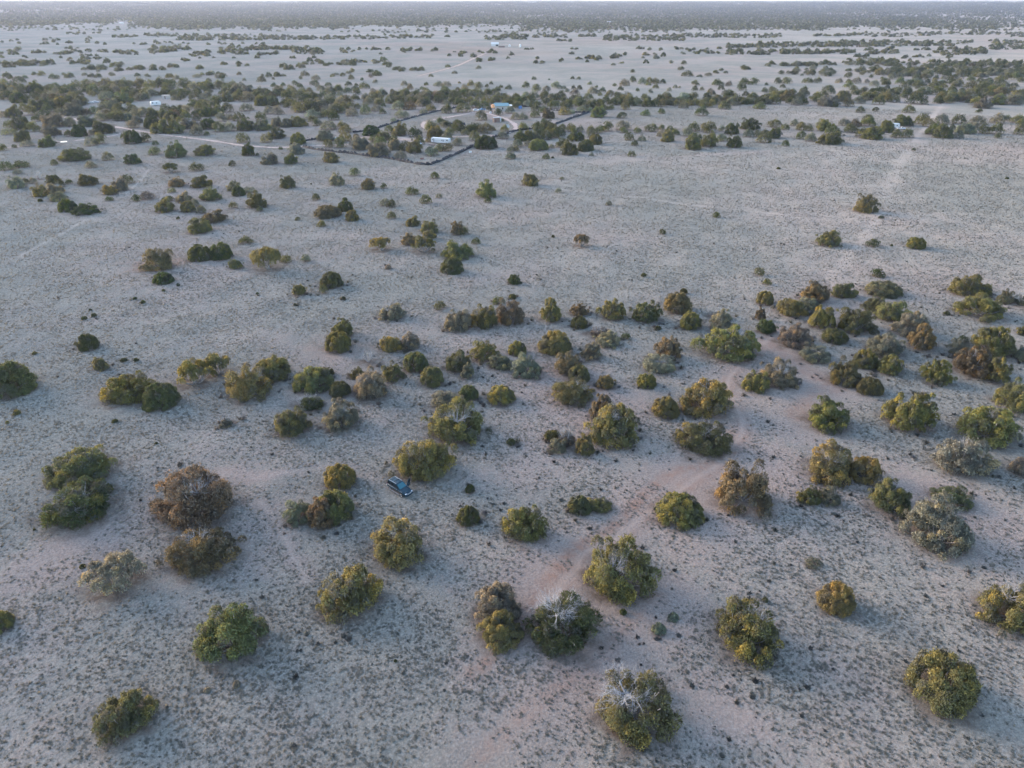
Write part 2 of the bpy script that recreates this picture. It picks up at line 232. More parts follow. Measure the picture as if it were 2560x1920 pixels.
# ---------------------------------------------------------------- photo pixels to ground
SP, CP = math.sin(PITCH), math.cos(PITCH)
FAR0, FAR1, RISE = 3800.0, 11500.0, 79.0


def terrain(x, y):
    d = np.hypot(x, y)
    t = np.clip((d - FAR0) / (FAR1 - FAR0), 0, 1)
    z = RISE * t * t * (3 - 2 * t)
    wob = 3.0 * np.sin(x / 900.0 + 1.3) + 2.0 * np.sin(x / 370.0) - 2.2 * np.tanh(x / 2500.0)
    return z + wob * t * t


def ray(px, py):
    u = (np.asarray(px, float) - PW / 2) / FPX
    v = (np.asarray(py, float) - PH / 2) / FPX
    return u, CP - v * SP, -(SP + v * CP)          # right, forward, up per unit of camera depth


def hit(px, py):
    """ground point (x, y, z) and camera depth under a photo pixel"""
    rx, ry, rz = ray(px, py)
    rz = np.asarray(rz, float)
    t = np.where(rz < -1e-4, CAM_H / np.maximum(-rz, 1e-4), 7e5)
    t = np.minimum(t, 60000.0)
    far = np.hypot(rx, ry) * t > FAR0
    if np.any(far):
        lo = np.zeros_like(t) + FAR0 * 0.98 / np.hypot(rx, ry)
        hi = np.zeros_like(t) + 14000.0
        steps = 160
        best = np.minimum(t, 14000.0)
        found = np.zeros(np.shape(t), bool)
        for k in range(steps):
            tt = lo + (hi - lo) * k / (steps - 1)
            below = (CAM_H + rz * tt) <= terrain(rx * tt, ry * tt)
            new = below & ~found
            best = np.where(new, tt, best)
            found |= below
        t = np.where(far, best, t)
    x, y = rx * t, ry * t
    return x, y, terrain(x, y), t


def proj(x, y, z):
    f = y * CP + (CAM_H - z) * SP
    up = y * SP - (CAM_H - z) * CP
    return PW / 2 + FPX * x / f, PH / 2 - FPX * up / f


def G(px, py):
    x, y, z, t = hit(px, py)
    return Vector((float(x), float(y), float(z)))


# ---------------------------------------------------------------- mesh helpers
def np_mesh(name, V, F, mats=(), smooth=False, attrs=None, mat_idx=None):
    """V (n,3), F (m,k) of equal polygons"""
    V = np.ascontiguousarray(V, np.float32)
    F = np.ascontiguousarray(F, np.int32)
    me = bpy.data.meshes.new(name)
    me.vertices.add(len(V))
    me.vertices.foreach_set('co', V.ravel())
    me.loops.add(F.size)
    me.loops.foreach_set('vertex_index', F.ravel())
    me.polygons.add(len(F))
    me.polygons.foreach_set('loop_start', np.arange(0, F.size, F.shape[1], dtype=np.int32))
    if mat_idx is not None:
        me.polygons.foreach_set('material_index', np.asarray(mat_idx, np.int32))
    for k, (kind, data) in (attrs or {}).items():
        a = me.attributes.new(k, kind, 'POINT')
        field = {'FLOAT': 'value', 'FLOAT_VECTOR': 'vector', 'FLOAT_COLOR': 'color'}[kind]
        a.data.foreach_set(field, np.ascontiguousarray(data, np.float32).ravel())
    if smooth:
        me.polygons.foreach_set('use_smooth', np.ones(len(F), bool))
    me.update(calc_edges=True)
    for m in mats:
        me.materials.append(m)
    return me


def link(name, data, parent=None, loc=None):
    o = bpy.data.objects.new(name, data)
    COL.objects.link(o)
    if parent is not None:
        o.parent = parent
    if loc is not None:
        o.location = loc
    return o


def tag(o, label=None, cat=None, group=None, kind=None):
    if label:
        o['label'] = label
    if cat:
        o['category'] = cat
    if group:
        o['group'] = group
    if kind:
        o['kind'] = kind
    return o


def empty(name, loc, rz=0.0, label=None, cat=None, group=None):
    o = bpy.data.objects.new(name, None)
    o.empty_display_size = 0.5
    o.location = loc
    o.rotation_euler = (0, 0, rz)
    COL.objects.link(o)
    return tag(o, label, cat, group)


class MB:
    """collects boxes, prisms and tubes, then links them as one mesh object"""
    def __init__(self):
        self.bm = bmesh.new()

    def box(self, x0, x1, y0, y1, z0, z1, bevel=0.0, top=None):
        """top: (dx0, dx1, dy) pulls the upper corners in"""
        t = top or (0, 0, 0)
        vs = [self.bm.verts.new(c) for c in (
            (x0, y0, z0), (x1, y0, z0), (x1, y1, z0), (x0, y1, z0),
            (x0 + t[0], y0 + t[2], z1), (x1 - t[1], y0 + t[2], z1), (x1 - t[1], y1 - t[2], z1), (x0 + t[0], y1 - t[2], z1))]
        fs = [self.bm.faces.new([vs[i] for i in q]) for q in ((3, 2, 1, 0), (4, 5, 6, 7), (0, 1, 5, 4), (1, 2, 6, 5), (2, 3, 7, 6), (3, 0, 4, 7))]
        if bevel:
            es = list({e for f in fs for e in f.edges})
            bmesh.ops.bevel(self.bm, geom=es, offset=bevel, segments=2, affect='EDGES', profile=0.6)
        return self

    def poly(self, pts):
        self.bm.faces.new([self.bm.verts.new(p) for p in pts])
        return self

    def loft(self, rings, caps=True):
        rs = [[self.bm.verts.new(p) for p in r] for r in rings]
        n = len(rs[0])
        for a, b in zip(rs, rs[1:]):
            for i in range(n):
                self.bm.faces.new((a[i], a[(i + 1) % n], b[(i + 1) % n], b[i]))
        if caps:
            self.bm.faces.new(rs[0][::-1])
            self.bm.faces.new(rs[-1])
        return self

    def tube(self, p0, p1, r0, r1=None, n=8):
        p0, p1 = Vector(p0), Vector(p1)
        r1 = r0 if r1 is None else r1
        q = (p1 - p0).to_track_quat('Z', 'Y')
        ring = lambda p, r: [p + q @ Vector((r * math.cos(2 * math.pi * i / n), r * math.sin(2 * math.pi * i / n), 0)) for i in range(n)]
        return self.loft([ring(p0, r0), ring(p1, r1)])

    def build(self, name, mat, parent=None, smooth=False, bevel=0.0):
        bmesh.ops.recalc_face_normals(self.bm, faces=self.bm.faces)
        me = bpy.data.meshes.new(name)
        self.bm.to_mesh(me)
        self.bm.free()
        me.materials.append(mat)
        if smooth:
            me.polygons.foreach_set('use_smooth', np.ones(len(me.polygons), bool))
        return link(name, me, parent)


# ---------------------------------------------------------------- materials
def new_mat(name):
    m = bpy.data.materials.new(name)
    m.use_nodes = True
    nt = m.node_tree
    nt.nodes.clear()
    out = nt.nodes.new('ShaderNodeOutputMaterial')
    return m, nt, out


def N(nt, kind, **kw):
    n = nt.nodes.new(kind)
    for k, v in kw.items():
        setattr(n, k, v)
    return n


def L(nt, a, b):
    nt.links.new(a, b)


def mixc(nt, fac, a, b, blend='MIX'):
    n = N(nt, 'ShaderNodeMix', data_type='RGBA', blend_type=blend)
    for sock, v in ((n.inputs[0], fac), (n.inputs[6], a), (n.inputs[7], b)):
        if isinstance(v, bpy.types.NodeSocket):
            L(nt, v, sock)
        elif isinstance(v, (int, float)):
            sock.default_value = v
        else:
            sock.default_value = (*v, 1.0)
    return n.outputs[2]


def math_n(nt, op, a, b=None, clamp=False):
    n = N(nt, 'ShaderNodeMath', operation=op, use_clamp=clamp)
    for sock, v in ((n.inputs[0], a), (n.inputs[1], b)):
        if v is None:
            continue
        if isinstance(v, bpy.types.NodeSocket):
            L(nt, v, sock)
        else:
            sock.default_value = v
    return n.outputs[0]


def ramp01(nt, v, lo, hi):
    n = N(nt, 'ShaderNodeMapRange')
    L(nt, v, n.inputs[0])
    n.inputs[1].default_value = lo
    n.inputs[2].default_value = hi
    return n.outputs[0]


def noise(nt, coord, scale, detail=4, rough=0.55):
    n = N(nt, 'ShaderNodeTexNoise')
    L(nt, coord, n.inputs['Vector'])
    n.inputs['Scale'].default_value = scale
    n.inputs['Detail'].default_value = detail
    n.inputs['Roughness'].default_value = rough
    return n.outputs[0]


def plain(name, col, rough=0.6, metal=0.0, dirt=0.25, coat=0.0, scale=3.0, spec=0.5):
    """painted or weathered surface with uneven dust"""
    m, nt, out = new_mat(name)
    p = N(nt, 'ShaderNodeBsdfPrincipled')
    tc = N(nt, 'ShaderNodeTexCoord')
    n = noise(nt, tc.outputs['Object'], scale, 5, 0.6)
    f = ramp01(nt, n, 0.40, 0.72)
    f = math_n(nt, 'MULTIPLY', f, dirt)
    dust = tuple(0.55 * c + 0.45 * d for c, d in zip(col, (0.30, 0.25, 0.21)))
    c = mixc(nt, f, col, dust)
    L(nt, c, p.inputs['Base Color'])
    rr = math_n(nt, 'ADD', math_n(nt, 'MULTIPLY', f, 0.35), rough, True)
    L(nt, rr, p.inputs['Roughness'])
    p.inputs['Specular IOR Level'].default_value = spec
    p.inputs['Metallic'].default_value = metal
    p.inputs['Coat Weight'].default_value = coat
    p.inputs['Coat Roughness'].default_value = 0.12
    L(nt, p.outputs[0], out.inputs[0])
    return m


def foliage_mat(name, per_object):
    m, nt, out = new_mat(name)
    if per_object:
        src = N(nt, 'ShaderNodeObjectInfo').outputs['Color']
    else:
        src = N(nt, 'ShaderNodeAttribute', attribute_name='tint').outputs['Color']
    var = N(nt, 'ShaderNodeAttribute', attribute_name='var').outputs['Fac']
    # clump by clump the sprays run from dark green to yellow with cones
    hs = N(nt, 'ShaderNodeHueSaturation')
    L(nt, src, hs.inputs['Color'])
    hs.inputs['Hue'].default_value = 0.5
    v2 = math_n(nt, 'ADD', math_n(nt, 'MULTIPLY', var, 0.66), 0.68)
    L(nt, v2, hs.inputs['Value'])
    gold = mixc(nt, 1.0, hs.outputs[0], (1.38, 1.10, 0.72), 'MULTIPLY')
    gf = ramp01(nt, var, 0.62, 1.0)
    c = mixc(nt, gf, hs.outputs[0], gold)
    c = mixc(nt, math_n(nt, 'MULTIPLY', ramp01(nt, var, 0.30, 0.04), 0.75), c, (0.21, 0.20, 0.165))
    nrm = N(nt, 'ShaderNodeAttribute', attribute_name='nrm')
    if per_object:
        vt = N(nt, 'ShaderNodeVectorTransform', vector_type='NORMAL', convert_from='OBJECT', convert_to='WORLD')
        L(nt, nrm.outputs['Vector'], vt.inputs[0])
        nv = vt.outputs[0]
    else:
        nv = nrm.outputs['Vector']
    d = N(nt, 'ShaderNodeBsdfDiffuse')
    L(nt, c, d.inputs[0])
    L(nt, nv, d.inputs['Normal'])
    t = N(nt, 'ShaderNodeBsdfTranslucent')
    L(nt, c, t.inputs[0])
    ms = N(nt, 'ShaderNodeMixShader')
    ms.inputs[0].default_value = 0.30
    L(nt, d.outputs[0], ms.inputs[1])
    L(nt, t.outputs[0], ms.inputs[2])
    L(nt, ms.outputs[0], out.inputs[0])
    return m


def bark_mat(name, a, b):
    m, nt, out = new_mat(name)
    tc = N(nt, 'ShaderNodeTexCoord')
    mp = N(nt, 'ShaderNodeMapping')
    mp.inputs['Scale'].default_value = (14, 14, 4)
    L(nt, tc.outputs['Object'], mp.inputs[0])
    n = noise(nt, mp.outputs[0], 1.0, 4)
    c = mixc(nt, ramp01(nt, n, 0.35, 0.65), a, b)
    d = N(nt, 'ShaderNodeBsdfDiffuse')
    L(nt, c, d.inputs[0])
    L(nt, d.outputs[0], out.inputs[0])
    return m


def tuft_mat(name):
    m, nt, out = new_mat(name)
    src = N(nt, 'ShaderNodeAttribute', attribute_name='tint').outputs['Color']
    nrm = N(nt, 'ShaderNodeAttribute', attribute_name='nrm')
    d = N(nt, 'ShaderNodeBsdfDiffuse')
    L(nt, src, d.inputs[0])
    L(nt, nrm.outputs['Vector'], d.inputs['Normal'])
    t = N(nt, 'ShaderNodeBsdfTranslucent')
    L(nt, src, t.inputs[0])
    ms = N(nt, 'ShaderNodeMixShader')
    ms.inputs[0].default_value = 0.40
    L(nt, d.outputs[0], ms.inputs[1])
    L(nt, t.outputs[0], ms.inputs[2])
    L(nt, ms.outputs[0], out.inputs[0])
    return m


def ground_mat():
    m, nt, out = new_mat('ground')
    geo = N(nt, 'ShaderNodeNewGeometry')
    pos = geo.outputs['Position']
    at = lambda k: N(nt, 'ShaderNodeAttribute', attribute_name=k).outputs['Fac']
    vast = noise(nt, pos, 0.0021, 6, 0.6)
    big = noise(nt, pos, 0.012, 6, 0.62)
    mid = noise(nt, pos, 0.07, 5, 0.62)
    small = noise(nt, pos, 0.55, 6, 0.68)
    fine = noise(nt, pos, 3.2, 4, 0.7)
    straw = (0.344, 0.288, 0.228)
    grey = (0.258, 0.227, 0.190)
    soil = (0.362, 0.268, 0.220)
    red = (0.315, 0.192, 0.138)
    pale = (0.50, 0.405, 0.335)
    duff_shade = (0.130, 0.098, 0.076)  # needle litter, darkened further so that contact shade sits in the colour
    g = mixc(nt, ramp01(nt, mid, 0.40, 0.60), straw, grey)
    f = math_n(nt, 'ADD', math_n(nt, 'MULTIPLY', big, 0.7), math_n(nt, 'MULTIPLY', small, 0.5))
    f = math_n(nt, 'ADD', f, math_n(nt, 'MULTIPLY', at('bare'), 0.28))
    c = mixc(nt, ramp01(nt, f, 0.56, 0.74), g, soil)
    c = mixc(nt, math_n(nt, 'MULTIPLY', ramp01(nt, vast, 0.42, 0.66), 0.60), c, (0.43, 0.375, 0.30))
    c = mixc(nt, math_n(nt, 'MULTIPLY', ramp01(nt, big, 0.56, 0.40), 0.55), c, (0.205, 0.195, 0.160))
    # litter and low tussocks: irregular mottling at several sizes
    tus = noise(nt, pos, 1.5, 6, 0.72)
    keep = math_n(nt, 'SUBTRACT', 1.0, math_n(nt, 'MULTIPLY', at('bare'), 0.7), True)
    darkf = math_n(nt, 'MULTIPLY', ramp01(nt, tus, 0.50, 0.66), math_n(nt, 'MULTIPLY', keep, 0.60))
    c = mixc(nt, darkf, c, (0.170, 0.163, 0.135))
    c = mixc(nt, math_n(nt, 'MULTIPLY', ramp01(nt, tus, 0.47, 0.33), math_n(nt, 'MULTIPLY', keep, 0.45)), c, (0.40, 0.365, 0.30))
    c = mixc(nt, math_n(nt, 'MULTIPLY', ramp01(nt, fine, 0.50, 0.70), 0.45), c, (0.45, 0.42, 0.37))
    c = mixc(nt, math_n(nt, 'MULTIPLY', ramp01(nt, fine, 0.50, 0.32), 0.55), c, (0.14, 0.135, 0.12))
    c = mixc(nt, math_n(nt, 'MULTIPLY', at('red'), ramp01(nt, small, 0.30, 0.62)), c, red)
    c = mixc(nt, math_n(nt, 'MULTIPLY', at('pale'), ramp01(nt, small, 0.22, 0.55)), c, pale)
    c = mixc(nt, math_n(nt, 'MULTIPLY', at('duff_shade'), ramp01(nt, small, 0.25, 0.60)), c, duff_shade)
    p = N(nt, 'ShaderNodeBsdfDiffuse')
    p.inputs['Roughness'].default_value = 0.6
    L(nt, c, p.inputs[0])
    h = math_n(nt, 'ADD', math_n(nt, 'MULTIPLY', tus, 0.9), math_n(nt, 'MULTIPLY', fine, 0.5))
    h = math_n(nt, 'ADD', h, math_n(nt, 'MULTIPLY', small, 0.9))
    b = N(nt, 'ShaderNodeBump')
    b.inputs['Strength'].default_value = 0.9
    b.inputs['Distance'].default_value = 0.22
    L(nt, h, b.inputs['Height'])
    L(nt, b.outputs[0], p.inputs['Normal'])
    L(nt, p.outputs[0], out.inputs[0])
    return m


def road_mat(name, ca, cb):
    m, nt, out = new_mat(name)
    geo = N(nt, 'ShaderNodeNewGeometry')
    n1 = noise(nt, geo.outputs['Position'], 0.6, 6, 0.65)
    e = N(nt, 'ShaderNodeAttribute', attribute_name='edge').outputs['Fac']
    c = mixc(nt, ramp01(nt, n1, 0.35, 0.68), ca, cb)
    d = N(nt, 'ShaderNodeBsdfDiffuse')
    L(nt, c, d.inputs[0])
    tr = N(nt, 'ShaderNodeBsdfTransparent')
    ms = N(nt, 'ShaderNodeMixShader')
    a = math_n(nt, 'ADD', e, math_n(nt, 'MULTIPLY', math_n(nt, 'SUBTRACT', n1, 0.5), 1.6))
    L(nt, ramp01(nt, a, 0.25, 0.75), ms.inputs[0])
    L(nt, tr.outputs[0], ms.inputs[1])
    L(nt, d.outputs[0], ms.inputs[2])
    L(nt, ms.outputs[0], out.inputs[0])
    return m


M = {
    'leaf': foliage_mat('juniper_foliage', True),
    'leaf_far': foliage_mat('woodland_foliage', False),
    'bark': bark_mat('juniper_bark', (0.24, 0.205, 0.185), (0.40, 0.365, 0.345)),
    'dead': bark_mat('weathered_dead_wood', (0.30, 0.285, 0.275), (0.48, 0.46, 0.445)),
    'twig': bark_mat('grey_twigs', (0.36, 0.335, 0.315), (0.54, 0.51, 0.48)),
    'tuft': tuft_mat('grass_blades'),
    'ground': ground_mat(),
    'road': road_mat('pale_dirt', (0.46, 0.38, 0.33), (0.40, 0.315, 0.27)),
    'pinkroad': road_mat('pink_dirt', (0.43, 0.345, 0.285), (0.39, 0.30, 0.245)),
    'paint': plain('dark_car_paint', (0.012, 0.038, 0.055), 0.32, 0.0, 0.06, 0.05, 3.0, 0.30),
    'paint_low': plain('dusty_lower_paint', (0.055, 0.034, 0.028), 0.35, 0.0, 0.5, 0.3),
    'glass': plain('tinted_glass', (0.010, 0.014, 0.018), 0.06, 0.0, 0.05),
    'windscreen': plain('windscreen_glass', (0.035, 0.130, 0.155), 0.05, 0.0, 0.10),
    'chrome': plain('bright_metal', (0.62, 0.62, 0.62), 0.28, 0.85, 0.1),
    'rubber': plain('tyre_rubber', (0.022, 0.021, 0.020), 0.8, 0.0, 0.5),
    'lamp': plain('lamp_lens', (0.70, 0.72, 0.74), 0.12, 0.0, 0.05),
    'taillamp': plain('red_lens', (0.25, 0.015, 0.012), 0.15, 0.0, 0.05),
    'interior': plain('dark_interior', (0.03, 0.028, 0.027), 0.8),
    'white': plain('white_paint', (0.56, 0.56, 0.55), 0.45, 0.0, 0.12),
    'cream': plain('stucco_wall', (0.42, 0.38, 0.33), 0.85, 0.0, 0.3),
    'teal': plain('teal_metal_roof', (0.075, 0.18, 0.20), 0.5, 0.0, 0.2),
    'blue': plain('blue_car_paint', (0.10, 0.22, 0.34), 0.3, 0.0, 0.2, 0.5),
    'tarp': plain('blue_tarp', (0.04, 0.13, 0.30), 0.6, 0.0, 0.2),
    'orange': plain('orange_tank', (0.62, 0.30, 0.13), 0.5, 0.0, 0.2),
    'wood': plain('weathered_boards', (0.20, 0.135, 0.105), 0.85, 0.0, 0.4, 0.0, 8.0),
    'tan': plain('tan_panel', (0.45, 0.39, 0.34), 0.75, 0.0, 0.3),
    'panel': plain('solar_glass', (0.015, 0.022, 0.045), 0.12, 0.0, 0.1),
    'black': plain('black_rubber_heap', (0.010, 0.011, 0.014), 0.8, 0.0, 0.06),
    'rust': plain('rusty_scrap', (0.16, 0.065, 0.045), 0.8, 0.0, 0.4, 0.0, 6.0),
    'grey': plain('grey_metal', (0.30, 0.30, 0.31), 0.5, 0.3, 0.3),
    'water': plain('puddle_water', (0.25, 0.25, 0.25), 0.03, 0.9, 0.0),
}

# ---------------------------------------------------------------- crown, trunk and branch shapes (unit radius, unit height)
def leaf_cloud(lobes, counts, rng, long=0.075, wide=0.030, up=0.25, squash=1.0):
    """sprays spread over lobes: lobes (n,4) centre+radius; returns V, F, var, nrm"""
    Vs, nr, va = [], [], []
    for (cx, cy, cz, r), n in zip(lobes, counts):
        d = rng.normal(size=(n, 3))
        d /= np.linalg.norm(d, axis=1)[:, None]
        d[:, 2] = np.where(d[:, 2] < -0.35, -d[:, 2], d[:, 2])
        rad = r * (0.60 + 0.50 * rng.random(n) ** 0.5 + 0.45 * rng.random(n) * (rng.random(n) > 0.86))
        c = np.array((cx, cy, cz)) + d * rad[:, None]
        axis = d + rng.normal(size=(n, 3)) * 0.7 + np.array((0, 0, up))
        axis /= np.linalg.norm(axis, axis=1)[:, None]
        side = np.cross(axis, rng.normal(size=(n, 3)))
        side /= np.linalg.norm(side, axis=1)[:, None]
        l = long * (0.6 + 0.8 * rng.random(n))[:, None]
        w = wide * (0.6 + 0.8 * rng.random(n))[:, None]
        p0 = c - axis * l * 0.5 - side * w * 0.35
        p1 = c - axis * l * 0.5 + side * w * 0.35
        p2 = c + axis * l * 0.25 + side * w * 0.5
        p3 = c + axis * l * 0.5
        Vs.append(np.stack([p0, p1, p2, p3], 1).reshape(-1, 3))
        dome = c / (np.linalg.norm(c, axis=1)[:, None] + 1e-6)
        q = d * 0.75 + dome * 0.35 + rng.normal(size=(n, 3)) * 0.32 + np.array((0, 0, 0.18))
        q /= np.linalg.norm(q, axis=1)[:, None]
        nr.append(np.repeat(q, 4, 0))
        base = np.clip(rng.normal(0.46, 0.26), 0, 1)
        va.append(np.repeat(np.clip(base + rng.normal(size=n) * 0.15, 0, 1), 4))
    V = np.concatenate(Vs)
    V[:, 2] = np.maximum(V[:, 2], 0.01)
    F = np.arange(len(V), dtype=np.int32).reshape(-1, 4)
    return V, F, np.concatenate(va), np.concatenate(nr)


def lobe_layout(form, rng):
    out = []
    if form == 'b':
        n, r0, r1 = 92, 0.12, 0.20
    elif form == 'u':
        n, r0, r1 = 70, 0.09, 0.18
    elif form == 't':
        n, r0, r1 = 48, 0.12, 0.21
    else:
        n, r0, r1 = 78, 0.11, 0.21
    # an uneven dome: a few big bulges decide how far the lobes reach in each direction
    bulge = rng.normal(size=(5, 3))
    bulge[:, 2] = np.abs(bulge[:, 2])
    bulge /= np.linalg.norm(bulge, axis=1)[:, None]
    amp = {'b': 0.10, 'l': 0.31, 'u': 0.28, 't': 0.24}[form]
    for i in range(n):
        z = rng.random() ** (1.35 if form != 't' else 0.7)
        a = 2 * math.pi * (i * 0.618034 + rng.random() * 0.25)
        rr = math.sqrt(max(0.0, 1 - z * z))
        d = np.array((rr * math.cos(a), rr * math.sin(a), z))
        reach = 1 + amp * (np.max(bulge @ d) - 0.72) * 2.0 + rng.normal() * amp * 0.35
        r = r0 + (r1 - r0) * rng.random()
        k = (reach - r) * (1.0 if form == 'b' else 0.80 + 0.2 * rng.random())
        c = d * k
        zz = c[2] * 0.98
        if form == 'u':
            zz = c[2] * 1.05 + 0.10 * rng.random()
        if form == 't':
            zz = 0.38 + c[2] * 0.62
            if rng.random() < 0.25:
                zz -= 0.2
        out.append((c[0], c[1], max(zz, r * 0.45), r))
    # the inside is filled loosely so that the crown is not a shell
    for i in range(8 if form != 't' else 3):
        d = rng.normal(size=3) * 0.30
        out.append((d[0], d[1], abs(d[2]) * 0.8 + (0.18 if form != 't' else 0.5), 0.26))
    return out


def tube_path(pts, radii, n=5):
    V, F = [], []
    for i, (p, r) in enumerate(zip(pts, radii)):
        a = pts[max(i - 1, 0)]
        b = pts[min(i + 1, len(pts) - 1)]
        d = Vector(b) - Vector(a)
        q = d.to_track_quat('Z', 'Y') if d.length > 1e-6 else Vector((0, 0, 1)).to_track_quat('Z', 'Y')
        for k in range(n):
            w = Vector(p) + q @ Vector((r * math.cos(2 * math.pi * k / n), r * math.sin(2 * math.pi * k / n), 0))
            V.append(tuple(w))
    for i in range(len(pts) - 1):
        for k in range(n):
            F.append((i * n + k, i * n + (k + 1) % n, (i + 1) * n + (k + 1) % n, (i + 1) * n + k))
    return V, F


def join_tubes(tubes):
    V, F = [], []
    for v, f in tubes:
        o = len(V)
        V += v
        F += [tuple(i + o for i in q) for q in f]
    return np.array(V), np.array(F)


def trunk_mesh(lobes, rng, name, mat, r0=0.055):
    tubes = []
    pick = sorted(lobes, key=lambda q: -q[2])[:3] + [lobes[int(i)] for i in rng.choice(len(lobes), 15, replace=False)]
    for q_, (x, y, z, r) in enumerate(pick):
        n = 5
        if q_ > 6:                          # thin grey twigs that reach out past the foliage
            g = 1 + 0.95 * r / (math.sqrt(x * x + y * y + z * z) + 1e-3)
            x, y, z = x * g, y * g, z * g
        pts, rad = [], []
        bx, by = rng.normal() * 0.05, rng.normal() * 0.05
        for k in range(n):
            t = k / (n - 1)
            s = t ** 0.8
            pts.append((bx * (1 - t) + x * s + rng.normal() * 0.025 * (0 < k), by * (1 - t) + y * s + rng.normal() * 0.025 * (0 < k), -0.03 + (z + 0.03) * t ** 1.15))
            rad.append(r0 * (1 - 0.78 * t) * (0.7 + 0.5 * rng.random()) * (1.0 if q_ <= 6 else 0.6))
        tubes.append(tube_path(pts, rad))
    V, F = join_tubes(tubes)
    return np_mesh(name, V, F, [mat], True)


def branch_mesh(rng, name, mat, stems=9, depth=3, spread=1.0, lift=0.55, r0=0.026, base_z=0.0, reach=0.95):
    """bare forking limbs fanning out of one base"""
    tubes = []

    def grow(p, d, length, r, lev):
        n = 4
        pts, rad = [tuple(p)], [r]
        q, dd = Vector(p), Vector(d)
        forks = []
        for k in range(n):
            dd = (dd + Vector(rng.normal(size=3)) * 0.16 + Vector((0, 0, 0.05))).normalized()
            q = q + dd * (length / n)
            q.z = max(q.z, 0.02)
            pts.append(tuple(q))
            rad.append(r * (1 - 0.16 * (k + 1)))
            if lev > 0 and k >= 1:
                forks.append((q.copy(), dd.copy(), rad[-1]))
        tubes.append(tube_path(pts, rad, 4 if lev > 0 else 3))
        for (fp, fd, fr) in forks:
            for _ in range(1 if rng.random() < 0.45 else 2):
                nd = (fd + Vector(rng.normal(size=3)) * 0.52).normalized()
                grow(fp, nd, length * (0.50 + 0.22 * rng.random()), fr * 0.58, lev - 1)

    for i in range(stems):
        a = 2 * math.pi * (i + rng.random() * 0.7) / stems
        d = Vector((math.cos(a) * spread, math.sin(a) * spread, lift * (0.35 + 1.3 * rng.random()))).normalized()
        grow(Vector((0, 0, base_z)), d, reach * (0.42 + 0.22 * rng.random()), r0, depth - 1)
    V, F = join_tubes(tubes)
    return np_mesh(name, V, F, [mat], True)


CROWN, TRUNK, LOBES = {}, {}, {}
rng_f = np.random.default_rng(23)
for form, many, per in (('b', 4, 270), ('l', 6, 235), ('u', 4, 245), ('t', 3, 245)):
    for i in range(many):
        lb = lobe_layout(form, rng_f)
        cnt = [int(per * (q[3] / 0.16) ** 2) for q in lb]
        V, F, va, nr = leaf_cloud(lb, cnt, rng_f, long=0.074 if form == 'u' else 0.056, wide=0.028, up=0.7 if form == 'u' else 0.25)
        key = (form, i)
        CROWN[key] = np_mesh('crown', V, F, [M['leaf']], False, {'var': ('FLOAT', va), 'nrm': ('FLOAT_VECTOR', nr)})
        TRUNK[key] = trunk_mesh(lb, rng_f, 'trunk', M['bark'], 0.05 if form == 't' else 0.034)
        LOBES[key] = lb
NVAR = {'b': 4, 'l': 6, 'u': 4, 't': 3}
BRANCH = [branch_mesh(rng_f, 'dead_branches', M['dead'], 10, 4, 0.9, 0.9, 0.021) for _ in range(3)]
BARE = [branch_mesh(rng_f, 'bare_branches', M['twig'], 14, 4, 0.75, 0.95, 0.026) for _ in range(3)]
SNAG = [branch_mesh(rng_f, 'dead_branches', M['dead'], 15, 5, 1.0, 0.55, 0.034) for _ in range(2)]

TINT = {'g': (0.138, 0.156, 0.070), 'n': (0.212, 0.216, 0.102), 'o': (0.285, 0.258, 0.108), 's': (0.315, 0.302, 0.218),
        'r': (0.248, 0.205, 0.120), 'd': (0.24, 0.22, 0.19)}
RND_CODES = ['gb', 'nl', 'nl', 'sl', 'ol', 'nb', 'gl', 'sl', 'nl', 'slx']


def jitter_tint(c, rng):
    t = np.array(TINT[c]) * (1 + rng.normal() * 0.10)
    t = t * (1 + rng.normal(size=3) * np.array((0.07, 0.04, 0.06)))
    return np.clip(t, 0.01, 0.5)


# ---------------------------------------------------------------- read the measured crowns
rng_t = np.random.default_rng(5)
items = []
for (ox, oy), text in TREES.items():
    for e in text.replace('\n', '').split(';'):
        e = e.strip()
        if not e:
            continue
        p = e.split(',')
        many = 1
        if '*' in p[-1]:
            p[-1], k = p[-1].split('*')
            many = int(k)
        x0, x1, y0, y1 = (float(v) for v in p[:4])
        code = p[4] if len(p) > 4 else RND_CODES[int(rng_t.integers(len(RND_CODES)))]
        w = (x1 - x0) / many
        for k in range(many):
            a, b = x0 + w * k, x0 + w * (k + 1)
            if many > 1:
                a, b = a - w * 0.08, b + w * 0.08
            dy = 0 if many == 1 else float(rng_t.uniform(-0.12, 0.12)) * (y1 - y0)
            items.append([ox + a / 3.456, ox + b / 3.456, oy + (y0 + dy) / 3.456, oy + (y1 + dy) / 3.456, code])

